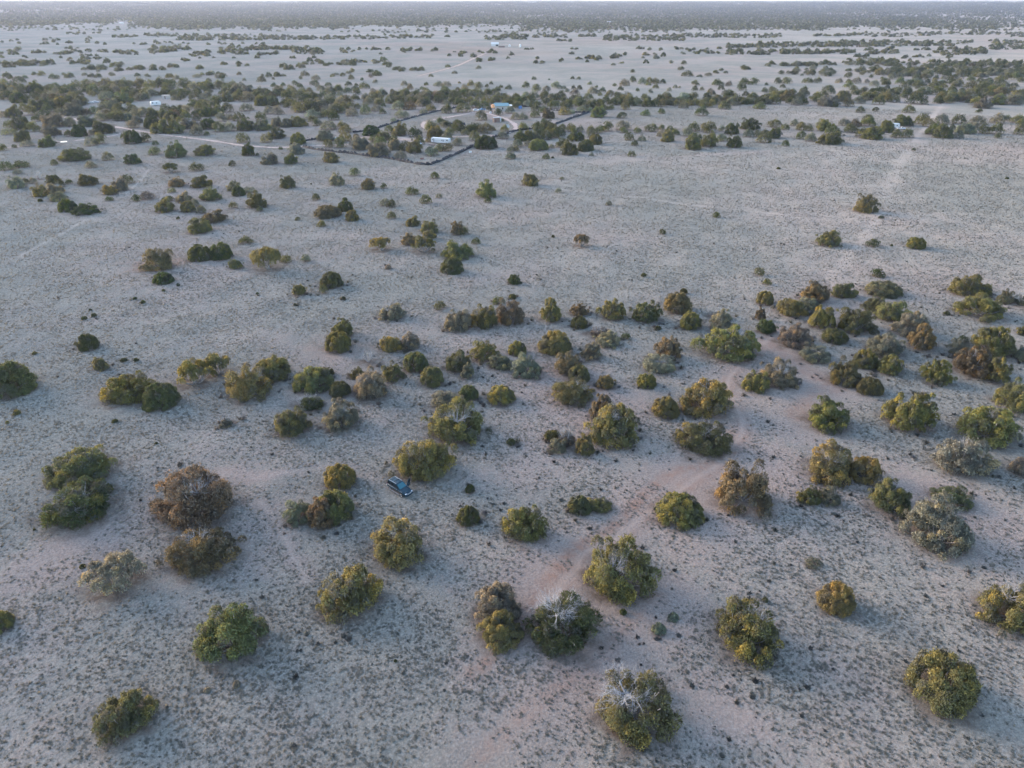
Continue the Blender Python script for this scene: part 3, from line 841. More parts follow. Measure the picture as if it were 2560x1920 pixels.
trees = []
for (x0, x1, y0, y1, code) in items:
    cx = 0.5 * (x0 + x1)
    gx, gy, gz, t = (float(v) for v in hit(cx, y1))
    rad = 0.5 * (x1 - x0) * t / FPX
    k = 1 + 0.80 * rad / math.hypot(gx, gy)
    gx, gy = gx * k, gy * k
    # keep the crown over the measured column
    dep = gy * CP + CAM_H * SP
    gx = (cx - PW / 2) / FPX * dep
    dist = math.hypot(math.hypot(gx, gy), CAM_H)
    th = math.atan2(CAM_H, math.hypot(gx, gy))
    _, yc = proj(gx, gy, 0.0)
    T = max(yc - y0, 0.1) * dep / FPX
    hh = T * T - (rad * 0.92 * math.sin(th)) ** 2
    h = math.sqrt(max(hh, 0.0)) / math.cos(th)
    h = min(max(h, 0.66 * rad), (1.7 if code[1] == 'u' else 1.35) * rad)
    if y1 < 400:
        h = max(h, 0.98 * rad)
    trees.append(dict(x=gx, y=gy, r=rad * (1.08 if y1 < 400 else 1.03), h=h * (1.12 if y1 < 400 else 1.02), code=code, px=cx, py=y1, ytop=y0, area=(x1 - x0) * (y1 - y0)))

order = sorted(range(len(trees)), key=lambda i: -trees[i]['area'])
ntree = 0
for i in order:
    t = trees[i]
    t['shrub'] = t['r'] < 1.05 and t['py'] > 395
    if t['shrub']:
        t['solo'] = True
    else:
        t['solo'] = ntree < 298
        ntree += t['solo']
# ---------------------------------------------------------------- labels that single each tree out
COLW = {'g': 'dark green', 'n': 'green', 'o': 'olive gold', 's': 'sage grey', 'r': 'rusty brown', 'd': 'grey leafless'}
FORMW = {'b': 'rounded', 'l': 'uneven', 'u': 'upright', 't': 'open-trunked'}
MARKS = [("the dark car", 996, 1213), ("the white-snagged juniper", 1400, 1555), ("the long white trailer", 1100, 352),
         ("the tyre wall corner", 1068, 412), ("the lone rusty juniper", 400, 655), ("the white motorhome", 392, 260),
         ("the pale dirt road", 520, 350), ("the white camper and pickup", 2243, 316), ("the rust-red mound juniper", 2208, 730),
         ("the footpath bend", 1850, 1060), ("the teal-roofed house", 1252, 268), ("the bare grey tree", 100, 440),
         ("the red wash", 1640, 1300), ("the grass wheel track", 2230, 440)]
ORD = ("first second third fourth fifth sixth seventh eighth ninth tenth eleventh twelfth thirteenth fourteenth fifteenth sixteenth "
       "seventeenth eighteenth nineteenth twentieth").split()


def base_label(t):
    what = 'shrub' if t['shrub'] else 'juniper'
    size = 'tiny' if t['r'] < 0.9 else 'small' if t['r'] < 1.9 else 'large' if t['r'] > 3.6 else 'mid-sized'
    c, f = COLW[t['code'][0]], FORMW[t['code'][1]]
    m = min((q for q in MARKS), key=lambda q: math.hypot((q[1] - t['px']), (q[2] - t['py']) * 2.0))
    dx, dy = t['px'] - m[1], (t['py'] - m[2]) * 2.0
    if abs(dx) > abs(dy):
        rel = 'left of' if dx < 0 else 'right of'
    else:
        rel = 'beyond' if dy < 0 else 'in front of'
    if m[0] == 'the white-snagged juniper' and 'X' in t['code'] and t['code'][0] == 'g':
        return None, 'dark green juniper with a bare white forking snag in its crown'
    return (size, c, f, what), (rel, m[0])


pool = {}
for t in trees:
    if t['solo']:
        a, b = base_label(t)
        if a is None:
            t['label'] = b
        else:
            pool.setdefault((a, b), []).append(t)
for ((size, c, f, what), (rel, m)), ts in pool.items():
    ts.sort(key=lambda q: q['px'])
    extra = lambda t: ' with bare branches' if 'x' in t['code'].lower() else ''
    if len(ts) == 1:
        ts[0]['label'] = f"{size} {c} {f} {what}{extra(ts[0])} {rel} {m}"
    else:
        for k, t in enumerate(ts):
            if len(ts) == 2:
                o = 'left one' if k == 0 else 'right one'
                t['label'] = f"{o} of two {size} {c} {f} {what}s {rel} {m}"
            else:
                o = 'leftmost' if k == 0 else 'rightmost' if k == len(ts) - 1 else ORD[min(k, 19)] + ' from left'
                t['label'] = f"{o} among {size} {c} {f} {what}s {rel} {m}"

# ---------------------------------------------------------------- place the single trees
for i in order:
    t = trees[i]
    if not t['solo']:
        continue
    code = t['code']
    form = code[1]
    key = (form, int(rng_t.integers(NVAR[form])))
    rz = float(rng_t.uniform(0, 2 * math.pi))
    name = 'shrub' if t['shrub'] else 'juniper_tree'
    root = empty(name, (t['x'], t['y'], 0.0), rz, t['label'], 'shrub' if t['shrub'] else 'tree',
                 'low shrubs dotted over the grass' if t['shrub'] else 'junipers scattered over the flat')
    sx = t['r'] * (1 + rng_t.normal() * 0.03)
    sc = (sx, t['r'], t['h'])
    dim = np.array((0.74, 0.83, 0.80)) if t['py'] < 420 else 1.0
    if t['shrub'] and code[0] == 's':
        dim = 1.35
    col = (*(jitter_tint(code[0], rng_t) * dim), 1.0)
    if code[0] == 'd':
        b = link('bare_branches', BARE[int(rng_t.integers(3))], root)
        b.scale = sc
        if 'x' in code:                      # a little live foliage left at the foot
            c = link('crown', CROWN[key], root)
            c.scale = (sx * 0.72, t['r'] * 0.72, t['h'] * 0.45)
            c.location = (sx * 0.15, -t['r'] * 0.15, 0)
            c.color = (*jitter_tint('s', rng_t), 1.0)
        continue
    c = link('crown', CROWN[key], root)
    c.scale = sc
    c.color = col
    k = link('trunk', TRUNK[key], root)
    k.scale = sc
    if 'x' in code:
        b = link('dead_branches', BRANCH[int(rng_t.integers(3))], root)
        b.scale = (t['r'] * 0.78, t['r'] * 0.78, t['h'] * 0.66)
        b.location = (float(rng_t.uniform(-.25, .25)) * t['r'], float(rng_t.uniform(-.25, .25)) * t['r'], t['h'] * 0.50)
    if 'X' in code:
        root.rotation_euler.z = 0
        b = link('dead_branches', SNAG[0 if code[0] == 'g' else 1], root)
        b.scale = (t['r'] * 1.0, t['r'] * 1.0, t['h'] * (0.55 if code[0] == 'g' else 0.40))
        b.location = (-t['r'] * 0.22, t['r'] * (0.06 if code[0] == 'g' else 0.12), t['h'] * (0.58 if code[0] == 'g' else 0.52))
        c.scale = (sx, t['r'], t['h'] * 0.80)

# ---------------------------------------------------------------- all farther trees: one woodland mass
def template(n_lobe, per, rng, long, wide):
    lb = []
    for i in range(n_lobe):
        z = rng.random()
        a = 2 * math.pi * (i * 0.618 + rng.random() * 0.3)
        rr = math.sqrt(1 - z * z)
        r = 0.30 + 0.12 * rng.random()
        k = (1 - r * 0.75) * (0.85 + 0.25 * rng.random())
        lb.append((rr * math.cos(a) * k, rr * math.sin(a) * k, max(z * k, r * 0.4), r))
    return leaf_cloud(lb, [per] * len(lb), rng, long, wide)


rng_w = np.random.default_rng(31)
T_NEAR = [template(26, 46, rng_w, 0.115, 0.075) for _ in range(5)]
T_MID = [template(12, 20, rng_w, 0.27, 0.20) for _ in range(5)]
T_FAR = [template(6, 6, rng_w, 0.70, 0.55) for _ in range(4)]

far_list = {'n': [], 'm': [], 'f': []}       # x, y, z, r, h, tint
for t in trees:
    if not t['solo']:
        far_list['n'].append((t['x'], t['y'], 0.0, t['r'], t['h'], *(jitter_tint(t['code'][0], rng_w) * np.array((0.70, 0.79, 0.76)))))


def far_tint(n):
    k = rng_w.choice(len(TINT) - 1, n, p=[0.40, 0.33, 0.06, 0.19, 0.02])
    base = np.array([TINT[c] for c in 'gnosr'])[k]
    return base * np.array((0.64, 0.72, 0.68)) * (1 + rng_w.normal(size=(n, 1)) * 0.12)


for ox, text in CLUMPS.items():
    for e in text.replace('\n', '').split(';'):
        x0, x1, y0, y1, n = (float(v) for v in e.split(','))
        big = n > 10
        n = int(n * (1.6 if big else 1.25) + 0.5)
        px = ox + rng_w.uniform(x0, x1, n) / 2.572
        # y0 is the top of the crowns, y1 the foot of the lowest
        py = (y0 + np.minimum(14, 0.5 * (y1 - y0)) + rng_w.random(n) * np.maximum(y1 - y0 - 14, 4)) / 2.572
        x, y, z, t = hit(px, py)
        n0 = n
        r = rng_w.uniform(2.5, 4.9, n) * (1.0 if big else 0.9)
        h = r * rng_w.uniform(0.85, 1.35, n)
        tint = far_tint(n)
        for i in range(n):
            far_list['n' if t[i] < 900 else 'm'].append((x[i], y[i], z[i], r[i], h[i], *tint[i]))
for ox, text in FILL.items():                 # trees half hidden inside the nearer belts
    for e in text.split(';'):
        x0, x1, y0, y1, n = (float(v) for v in e.split(','))
        n = int(n)
        px = ox + rng_w.uniform(x0, x1, n) / 3.456
        py = 180 + rng_w.uniform(y0, y1, n) / 3.456
        ok = np.ones(n, bool)
        for (qx0, qx1, qy0, qy1) in ((370, 415, 256, 286), (208, 262, 250, 278), (1180, 1215, 268, 292), (1222, 1285, 266, 292), (2225, 2264, 318, 338), (400, 425, 240, 262)):
            ok &= ~((px > qx0) & (px < qx1) & (py > qy0) & (py < qy1))
        px, py = px[ok], py[ok]
        n = len(px)
        x, y, z, t = hit(px, py)
        r = rng_w.uniform(2.4, 4.6, n)
        h = r * rng_w.uniform(0.95, 1.5, n)
        tint = far_tint(n)
        for i in range(n):
            far_list['n'].append((x[i], y[i], z[i], r[i], h[i], *tint[i]))
for ox, text in WOODS.items():
    for e in text.replace('\n', '').split(';'):
        x0, x1, y0, y1, cover = (float(v) for v in e.split(','))
        a0, b0, a1, b1 = ox + x0 / 2.572, y0 / 2.572, ox + x1 / 2.572, y1 / 2.572
        nb = max(1, int((b1 - b0) / 4))
        for k in range(nb):
            ya, yb = b0 + (b1 - b0) * k / nb, b0 + (b1 - b0) * (k + 1) / nb
            _, _, _, t = hit((a0 + a1) / 2, (ya + yb) / 2)
            s = 6.6 * FPX / float(t)
            n = int(min(3.6 * cover * (a1 - a0) * (yb - ya) / (s * s * 0.62), 20000))
            px = rng_w.uniform(a0, a1, n) + rng_w.normal(size=n) * 14
            py = rng_w.uniform(ya, yb, n)
            gap = np.sin(px * 0.021 + py * 0.33) + np.sin(px * 0.052 - py * 0.5 + 1.7) + rng_w.normal(size=n) * 0.6
            ok = gap > -1.35
            px, py = px[ok], py[ok]
            py = py + rng_w.normal(size=len(py)) * (0.6 + 0.045 * py) + 0.03 * py * np.sin(px * 0.03 + ox)
            py = np.maximum(py, 3.6)
            x, y, z, t = hit(px, py)
            n = len(px)
            r = rng_w.uniform(2.8, 5.2, n)
            h = r * rng_w.uniform(0.9, 1.4, n)
            tint = far_tint(n)
            dst = 'm' if float(np.mean(t)) < 2600 else 'f'
            far_list[dst] += [tuple(q) for q in np.column_stack([x, y, z, r, h, tint])]
# the woods run on past both edges of the photo, thinner
for k in range(2600):
    a = rng_w.uniform(38, 75) * (1 if k % 2 else -1)
    d = rng_w.uniform(350, 3500) if k % 3 else rng_w.uniform(2300, 6000)
    x, y = d * math.sin(R(a)), d * math.cos(R(a))
    if abs(x) / max(y * CP + CAM_H * SP, 1) * FPX < PW / 2 + 20:
        continue
    r = rng_w.uniform(2.2, 4.4)
    far_list['m'].append((x, y, float(terrain(np.array(x), np.array(y))), r, r * 1.1, *far_tint(1)[0]))

allV, allNr, allVa, allT, allF, off = [], [], [], [], [], 0
for kind, temps in (('n', T_NEAR), ('m', T_MID), ('f', T_FAR)):
    A = np.array(far_list[kind])
    pick = rng_w.integers(len(temps), size=len(A))
    ang = rng_w.uniform(0, 2 * math.pi, len(A))
    for i, (tv, tf, tva, tn) in enumerate(temps):
        B, a = A[pick == i], ang[pick == i]
        if not len(B):
            continue
        c, s = np.cos(a)[:, None], np.sin(a)[:, None]
        vx = (tv[None, :, 0] * c - tv[None, :, 1] * s) * B[:, 3:4] + B[:, 0:1]
        vy = (tv[None, :, 0] * s + tv[None, :, 1] * c) * B[:, 3:4] + B[:, 1:2]
        vz = tv[None, :, 2] * B[:, 4:5] + B[:, 2:3]
        allV.append(np.stack([vx, vy, vz], 2).reshape(-1, 3))
        nx = tn[None, :, 0] * c - tn[None, :, 1] * s
        ny = tn[None, :, 0] * s + tn[None, :, 1] * c
        allNr.append(np.stack([nx, ny, np.broadcast_to(tn[None, :, 2], nx.shape)], 2).reshape(-1, 3))
        allVa.append(np.tile(tva, len(B)))
        tt = np.concatenate([B[:, 5:8], np.ones((len(B), 1))], 1)
        allT.append(np.repeat(tt, len(tv), 0))
        allF.append((tf[None] + (np.arange(len(B)) * len(tv))[:, None, None] + off).reshape(-1, 4))
        off += len(B) * len(tv)
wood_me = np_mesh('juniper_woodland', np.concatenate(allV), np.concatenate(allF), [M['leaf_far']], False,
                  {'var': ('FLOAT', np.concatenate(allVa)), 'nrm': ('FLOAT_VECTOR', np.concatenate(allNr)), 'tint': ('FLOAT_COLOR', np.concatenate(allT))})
tag(link('juniper_woodland', wood_me), 'distant juniper woodland reaching to the horizon', 'woodland', kind='stuff')
print('trees', len(trees), 'solo', ntree, 'far', {k: len(v) for k, v in far_list.items()}, 'faces', off // 4)
del allV, allNr, allVa, allT, allF

# ---------------------------------------------------------------- paths and soil marks (photo pixels)
def tl(ox, oy, sc, text):
    return [(ox + float(a) / sc, oy + float(b) / sc) for a, b in (p.split(',') for p in text.split())]


def world_line(pts, step=1.0):
    P = [G(*p) for p in pts]
    out = []
    # Catmull-Rom so that the tracks bend softly
    for i in range(len(P) - 1):
        p0, p1, p2, p3 = P[max(i - 1, 0)], P[i], P[i + 1], P[min(i + 2, len(P) - 1)]
        n = max(2, int((p2 - p1).length / step))
        for k in range(n):
            t = k / n
            out.append(0.5 * (2 * p1 + (p2 - p0) * t + (2 * p0 - 5 * p1 + 4 * p2 - p3) * t * t + (3 * p1 - p0 - 3 * p2 + p3) * t ** 3))
    out.append(P[-1])
    return out


FOOTPATH = tl(1280, 820, 3.456, '2300,20 2200,110 2110,180 2050,260 1980,325 1900,400 1860,480 1870,560 1930,680 1985,800 1975,930 1900,1030 1840,1140 1720,1220 1600,1290 1450,1400 1330,1500 1180,1590') \
    + tl(1280, 1260, 3.456, '950,245 760,350 600,440 560,560 400,730 270,940')
WASH = tl(1280, 820, 3.456, '1900,1080 1700,1180 1480,1215 1300,1310 1130,1450 1000,1600') + tl(1280, 1260, 3.456, '780,250 520,420 350,640 120,1060 -60,1200 -300,1440')
WASH2 = tl(1280, 1260, 3.456, '1250,800 1080,960 900,1180 780,1290') + tl(850, 1700, 2.572, '1400,60 1150,260 980,420 850,560')
REDPATCH = tl(1920, 820, 3.456, '20,140 220,280 420,420 560,520') + tl(1920, 820, 3.456, '430,560 330,660 250,760')
CARTRACK = tl(640, 820, 3.456, '-260,1260 -60,1290 300,1245 700,1190 870,1215 1030,1300 1160,1345')
TRAIL = tl(640, 1260, 3.456, '20,-20 110,60 200,180 300,400 370,540 440,660')
RUTS_NEAR = tl(1920, 380, 3.456, '560,1090 640,960 800,780 900,640 990,520')
RUTS = tl(1920, 180, 3.456, '1000,1080 1060,960 1110,850 1160,740 1230,670')
RUTS_FAR = tl(1920, 180, 3.456, '1270,600 1300,540 1370,470 1420,400 1460,340 1510,270')
FAINT_A = tl(0, 380, 3.456, '1285,150 1230,215 1170,280 1080,360')
FAINT_B = tl(0, 380, 3.456, '740,580 560,690 350,800 170,900')
FAINT_C = tl(1280, 380, 3.456, '-60,250 500,330 1000,380 1500,450 2212,520 2560,590')
FAINT_D = tl(1280, 380, 3.456, '100,110 700,90 1200,60 1700,20 2212,-10')
LINES = [  # points, half width (m), mask, strength
    (FOOTPATH, 0.6, 'pale', 0.36), (FOOTPATH, 2.0, 'red', 0.58), (FOOTPATH, 4.5, 'bare', 1.0),
    (WASH, 1.4, 'red', 0.9), (WASH, 5.0, 'bare', 0.9), (WASH2, 1.4, 'red', 0.5), (WASH2, 6.0, 'bare', 0.9),
    (REDPATCH, 2.5, 'red', 0.6), (REDPATCH, 8.0, 'bare', 1.0), (CARTRACK, 0.7, 'pale', 0.16), (CARTRACK, 2.2, 'bare', 0.4),
    (TRAIL, 0.5, 'pale', 0.25), (TRAIL, 1.6, 'bare', 0.5), (RUTS_NEAR, 2.2, 'pale', 0.30), (RUTS, 3.0, 'pale', 0.30),
    (RUTS_FAR, 1.9, 'pale', 0.45), (RUTS_FAR, 5.0, 'bare', 0.9), (FAINT_A, 0.8, 'pale', 0.45), (FAINT_B, 1.0, 'pale', 0.45),
    (FAINT_C, 1.2, 'pale', 0.30), (FAINT_D, 3.0, 'bare', 0.5),
]
PATCH = [  # px, py, radius m, mask, strength
    (1850, 1000, 15, 'bare', 0.75), (1960, 930, 16, 'bare', 0.8), (1500, 1010, 20, 'bare', 0.35), (1340, 1130, 16, 'bare', 0.35),
    (1700, 1250, 13, 'bare', 0.8), (1560, 1540, 10, 'bare', 0.8), (1300, 1850, 9, 'bare', 0.7), (2380, 1250, 14, 'bare', 0.6), (820, 900, 20, 'bare', 0.6),
    (860, 870, 9, 'red', 0.35), (1370, 920, 9, 'red', 0.40), (2050, 760, 16, 'bare', 0.5), (385, 662, 10, 'red', 0.95), (1230, 520, 30, 'bare', 0.2),
    (1900, 1170, 10, 'bare', 0.6), (300, 980, 14, 'bare', 0.5), (1250, 700, 25, 'bare', 0.25), (2150, 1780, 10, 'bare', 0.4), (1800, 1760, 8, 'bare', 0.5),
    (200, 1370, 12, 'bare', 0.5), (640, 1350, 12, 'bare', 0.35), (2480, 1300, 12, 'bare', 0.5), (1190, 128, 130, 'red', 0.55), (1080, 112, 120, 'red', 0.4),
    (1500, 104, 220, 'red', 0.3), (1030, 345, 18, 'pale', 0.8), (960, 352, 12, 'pale', 0.6), (1220, 275, 14, 'pale', 0.6), (1060, 346, 18, 'bare', 0.9), (960, 355, 16, 'bare', 0.9), (1240, 290, 30, 'bare', 0.6),
    (300, 300, 60, 'bare', 0.6), (700, 330, 40, 'bare', 0.5), (1400, 300, 40, 'bare', 0.5), (2300, 330, 25, 'bare', 0.8), (1500, 395, 25, 'bare', 0.6),
]

# ---------------------------------------------------------------- ground: one sheet, fine in front of the camera
rings = [0.0, 12.0, 22.0, 30.0]
d = 36.0
while d < 700:
    rings.append(d)
    d *= 1.0041
while d < 26000:
    rings.append(d)
    d *= 1.035
rings = np.array(rings)
front = np.arange(-54, 54.001, 0.115)
side = np.arange(58, 302.001, 4.0)
ang = np.radians(np.concatenate([front, side]))
na, nr_ = len(ang), len(rings)
gxv = (rings[:, None] * np.sin(ang)[None]).ravel()
gyv = (rings[:, None] * np.cos(ang)[None]).ravel()


def lowbumps(x, y):
    return (0.10 * np.sin(x * 0.21 + 1.3 * np.sin(y * 0.09)) * np.sin(y * 0.17 + 0.7) + 0.07 * np.sin(x * 0.53 + y * 0.31) * np.sin(y * 0.47 - x * 0.2)
            + 0.16 * np.sin(x * 0.055 + 2) * np.sin(y * 0.043))


near = np.clip(1 - (np.hypot(gxv, gyv) - 400) / 300, 0, 1)
gzv = terrain(gxv, gyv) + lowbumps(gxv, gyv) * near - 0.05
mask = {k: np.zeros(len(gxv)) for k in ('bare', 'red', 'pale', 'duff_shade')}
ring_of = np.hypot(gxv, gyv)
nz_rng = np.random.default_rng(3)


def wobble(x, y, s):
    return 0.5 * np.sin(x / s + 1.7 * np.sin(y / s * 0.7)) + 0.5 * np.sin(y / s * 1.3 + 1.1 * np.sin(x / s * 0.9 + 2))


def raise_mask(key, sel, val):
    mask[key][sel] = np.maximum(mask[key][sel], val)


LINE_W = []
for pts, hw, key, st in LINES:
    P = np.array([(p.x, p.y) for p in world_line(pts, 0.45 if hw < 1.3 else 1.5)])
    lo, hi = P.min(0) - 3 * hw, P.max(0) + 3 * hw
    sel = np.where((gxv > lo[0]) & (gxv < hi[0]) & (gyv > lo[1]) & (gyv < hi[1]))[0]
    if not len(sel):
        continue
    best = np.full(len(sel), 1e9)
    for q in P:
        best = np.minimum(best, (gxv[sel] - q[0]) ** 2 + (gyv[sel] - q[1]) ** 2)
    dd = np.sqrt(best)
    w = hw * (1 + 0.30 * wobble(gxv[sel], gyv[sel], 2.2 + hw))
    raise_mask(key, sel, st * np.clip(1.35 - dd / w, 0, 1))
    LINE_W.append((P, hw, key))
for px, py, rad, key, st in PATCH:
    c = G(px, py)
    dd = np.hypot(gxv - c.x, gyv - c.y)
    sel = np.where(dd < rad * 1.8)[0]
    w = rad * (1 + 0.45 * wobble(gxv[sel], gyv[sel], rad * 0.3))
    raise_mask(key, sel, st * np.clip(1.4 * (1 - dd[sel] / w), 0, 1))
for t in trees:                              # needle litter under every crown, with contact shade painted in
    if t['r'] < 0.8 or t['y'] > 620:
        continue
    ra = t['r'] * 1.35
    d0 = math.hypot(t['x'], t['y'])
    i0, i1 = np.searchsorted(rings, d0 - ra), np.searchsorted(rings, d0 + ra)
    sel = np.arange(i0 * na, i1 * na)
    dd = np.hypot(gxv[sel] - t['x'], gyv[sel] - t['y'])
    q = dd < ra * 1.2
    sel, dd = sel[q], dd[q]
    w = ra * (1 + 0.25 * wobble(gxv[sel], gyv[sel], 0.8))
    raise_mask('duff_shade', sel, np.clip(2.2 * (1 - dd / w), 0, 1) * 0.95)
ii, jj = np.meshgrid(np.arange(nr_ - 1), np.arange(na), indexing='ij')
j2 = (jj + 1) % na
gF = np.stack([ii * na + jj, (ii + 1) * na + jj, (ii + 1) * na + j2, ii * na + j2], 2).reshape(-1, 4)[:, ::-1]
ground_me = np_mesh('ground', np.column_stack([gxv, gyv, gzv]), gF, [M['ground']], True, {k: ('FLOAT', v) for k, v in mask.items()})
tag(link('ground', ground_me), 'pale dry grassland with pinkish bare soil', 'ground', kind='structure')


def gz(x, y):
    n = np.clip(1 - (np.hypot(x, y) - 400) / 300, 0, 1)
    return terrain(x, y) + lowbumps(x, y) * n - 0.05


# ---------------------------------------------------------------- dirt roads as strips on the ground
def strip(name, pts, half, mat, label, lift=0.06):
    P = world_line(pts, 2.5)
    V, F, E = [], [], []
    for i, p in enumerate(P):
        a, b = P[max(i - 1, 0)], P[min(i + 1, len(P) - 1)]
        tdir = (b - a)
        n = Vector((-tdir.y, tdir.x, 0)).normalized()
        hw = half * (1 + 0.18 * math.sin(i * 0.7) + 0.12 * math.sin(i * 1.9))
        for k, s in enumerate((-1.3, -0.6, 0.0, 0.6, 1.3)):
            q = p + n * hw * s
            V.append((q.x, q.y, float(gz(np.array(q.x), np.array(q.y))) + lift + 0.02))
            E.append((0.0, 0.75, 0.95, 0.75, 0.0)[k])
    for i in range(len(P) - 1):
        for k in range(4):
            a = i * 5 + k
            F.append((a, a + 1, a + 6, a + 5))
    me = np_mesh(name, np.array(V), np.array(F), [mat], True, {'edge': ('FLOAT', np.array(E))})
    return tag(link(name, me), label, 'road', kind='structure')


strip('dirt_road', tl(0, 180, 3.456, '520,385 640,402 720,430 860,455 990,474 1200,510 1400,540 1600,565 1800,590 2000,620 2130,636') + tl(640, 180, 3.456, '150,650 300,645 420,640 600,632 800,625'),
      2.0, M['road'], 'pale dirt road running from the woods to the tyre-walled yard')
strip('dirt_lane', tl(0, 180, 3.456, '0,660 180,642 350,622 480,607 660,590 830,570 960,552 1100,522'), 1.5, M['road'], 'narrow dirt lane branching off the pale road')
strip('driveway', tl(640, 180, 3.456, '1480,490 1440,458 1490,420 1640,395 1800,365 1940,345 2050,372 2150,402') + tl(1280, 180, 3.456, '0,435 25,460 30,500 -20,525 -120,545'),
      2.2, M['road'], 'looping pale driveway in front of the teal-roofed house')
strip('yard_lane', tl(1280, 180, 3.456, '-120,545 -260,552') + tl(640, 180, 3.456, '1700,560 1480,572 1300,588 1180,570 1000,560 830,575'), 2.4, M['pinkroad'], 'pinkish lane past the long white trailer')
strip('far_lane', tl(850, 0, 2.572, '500,490 640,455 760,420 850,380 940,340'), 3.2, M['pinkroad'], 'faint pinkish lane leading to the far white sheds', 0.1)
c = [G(*p) for p in ((140, 356.5), (165, 353.5), (190, 350.5))]
pv, pf = [], []
for i in range(24):
    a = 2 * math.pi * i / 24
    t = 0.5 + 0.5 * math.cos(a)
    q = c[0].lerp(c[2], t)
    w = 1.3 * math.sin(a) * (1 + 0.3 * math.sin(3 * a))
    pv.append((q.x, q.y + w, float(gz(np.array(q.x), np.array(q.y))) + 0.11))
tag(link('puddle', np_mesh('puddle', np.array(pv), np.arange(24)[None], [M['water']])), 'pale puddle shining on the dirt lane', 'puddle', kind='structure')

# ---------------------------------------------------------------- grass bunches and dark low scrub
CARPOS = G(990.5, 1231)


def scatter(n, dmin, dmax, power, rng):
    u = rng.random(n)
    d = (dmin ** power + u * (dmax ** power - dmin ** power)) ** (1 / power)
    a = np.radians(rng.uniform(-1, 1, n)) * np.clip(53 - (d - 45) * 0.11, 39, 53)
    return d * np.sin(a), d * np.cos(a)


def mask_at(key, x, y):
    ai = np.clip(((np.degrees(np.arctan2(x, y)) + 54) / 0.115).round().astype(int), 0, len(front) - 1)
    ri = np.clip(np.searchsorted(rings, np.hypot(x, y)), 0, nr_ - 1)
    return mask[key][ri * na + ai]


def tufts(name, x, y, r, h, tint, blades, rng, nz=1.7, wid=0.46):
    n = len(x)
    a = rng.uniform(0, 2 * math.pi, (n, blades))
    reach = r[:, None] * rng.uniform(0.45, 1.0, (n, blades))
    ca, sa = np.cos(a), np.sin(a)
    zb = gz(x, y)[:, None] - 0.02
    w = r[:, None] * rng.uniform(0.7, 1.3, (n, blades)) * wid
    bx, by = x[:, None] + ca * reach * 0.12, y[:, None] + sa * reach * 0.12
    p0 = np.stack([bx - sa * w, by + ca * w, zb + 0 * bx], 2)
    p1 = np.stack([bx + sa * w, by - ca * w, zb + 0 * bx], 2)
    tip = np.stack([x[:, None] + ca * reach, y[:, None] + sa * reach, zb + h[:, None] * rng.uniform(0.55, 1.05, (n, blades))], 2)
    V = np.stack([p0, p1, tip], 2).reshape(-1, 3)
    nv = np.stack([ca * 0.9, sa * 0.9, np.full_like(ca, nz)], 2)
    nv /= np.linalg.norm(nv, axis=2)[:, :, None]
    nv = np.repeat(nv.reshape(-1, 3), 3, 0)
    T = np.concatenate([np.repeat(tint, blades * 3, 0), np.ones((n * blades * 3, 1))], 1)
    F = np.arange(len(V)).reshape(-1, 3)
    return np_mesh(name, V, F, [M['tuft']], False, {'nrm': ('FLOAT_VECTOR', nv), 'tint': ('FLOAT_COLOR', T)})


tx = np.array([t['x'] for t in trees if t['py'] > 560])
ty = np.array([t['y'] for t in trees if t['py'] > 560])
tr_ = np.array([t['r'] for t in trees if t['py'] > 560])


def clear_of(x, y, k=0.85):
    ok = np.hypot(x - CARPOS.x, y - CARPOS.y) > 2.9
    for a, b, r in zip(tx, ty, tr_):
        ok &= (x - a) ** 2 + (y - b) ** 2 > (k * r) ** 2
    return ok


rng_g = np.random.default_rng(77)
x, y = scatter(600000, 42, 620, 0.9, rng_g)
dens = 0.80 + 0.45 * wobble(x, y, 5.5) + 0.3 * wobble(x + 40, y, 1.9) - 0.75 * mask_at('bare', x, y) - 1.2 * mask_at('pale', x, y) - 0.6 * mask_at('duff_shade', x, y)
ok = (rng_g.random(len(x)) < dens) & clear_of(x, y)
x, y = x[ok], y[ok]
n = len(x)
r = (0.09 + 0.22 * rng_g.random(n) ** 1.6) * (1 + np.hypot(x, y) / 700)
pal = np.array([(0.360, 0.318, 0.240), (0.315, 0.288, 0.225), (0.275, 0.258, 0.205), (0.40, 0.335, 0.235), (0.235, 0.225, 0.18)])
tint = pal[rng_g.choice(5, n, p=[.28, .27, .22, .10, .13])] * (1 - 0.12 * np.clip((150 - np.hypot(x, y)) / 100, 0, 1))[:, None] * (1 + rng_g.normal(size=(n, 1)) * 0.09)  # tint darkened towards the camera: shaded look of near tufts put into colour
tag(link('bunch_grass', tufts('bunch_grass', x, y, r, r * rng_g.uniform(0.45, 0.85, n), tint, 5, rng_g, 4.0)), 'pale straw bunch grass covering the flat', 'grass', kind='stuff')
print('grass', n)
x, y = scatter(46000, 42, 620, 1.15, rng_g)
sx_, sy_ = proj(x, y, 0 * x)
right = np.clip((sx_ - 900) / 900, 0, 1) * np.clip((sy_ - 640) / 300, 0, 1)
dens = -0.06 + 0.20 * np.clip(wobble(x, y, 9.0), -.4, 1) + 0.24 * wobble(x - 11, y + 5, 3.1) + 0.20 * right - 0.35 * mask_at('pale', x, y)
ok = (rng_g.random(len(x)) < dens) & clear_of(x, y, 0.95)
x, y = x[ok], y[ok]
n = len(x)
r = 0.12 + 0.50 * rng_g.random(n) ** 2.6
pal = np.array([(0.15, 0.145, 0.125), (0.19, 0.187, 0.16), (0.225, 0.225, 0.19), (0.28, 0.28, 0.235)])
tint = pal[rng_g.choice(4, n, p=[.40, .28, .20, .12])] * (1 + rng_g.normal(size=(n, 1)) * 0.12)
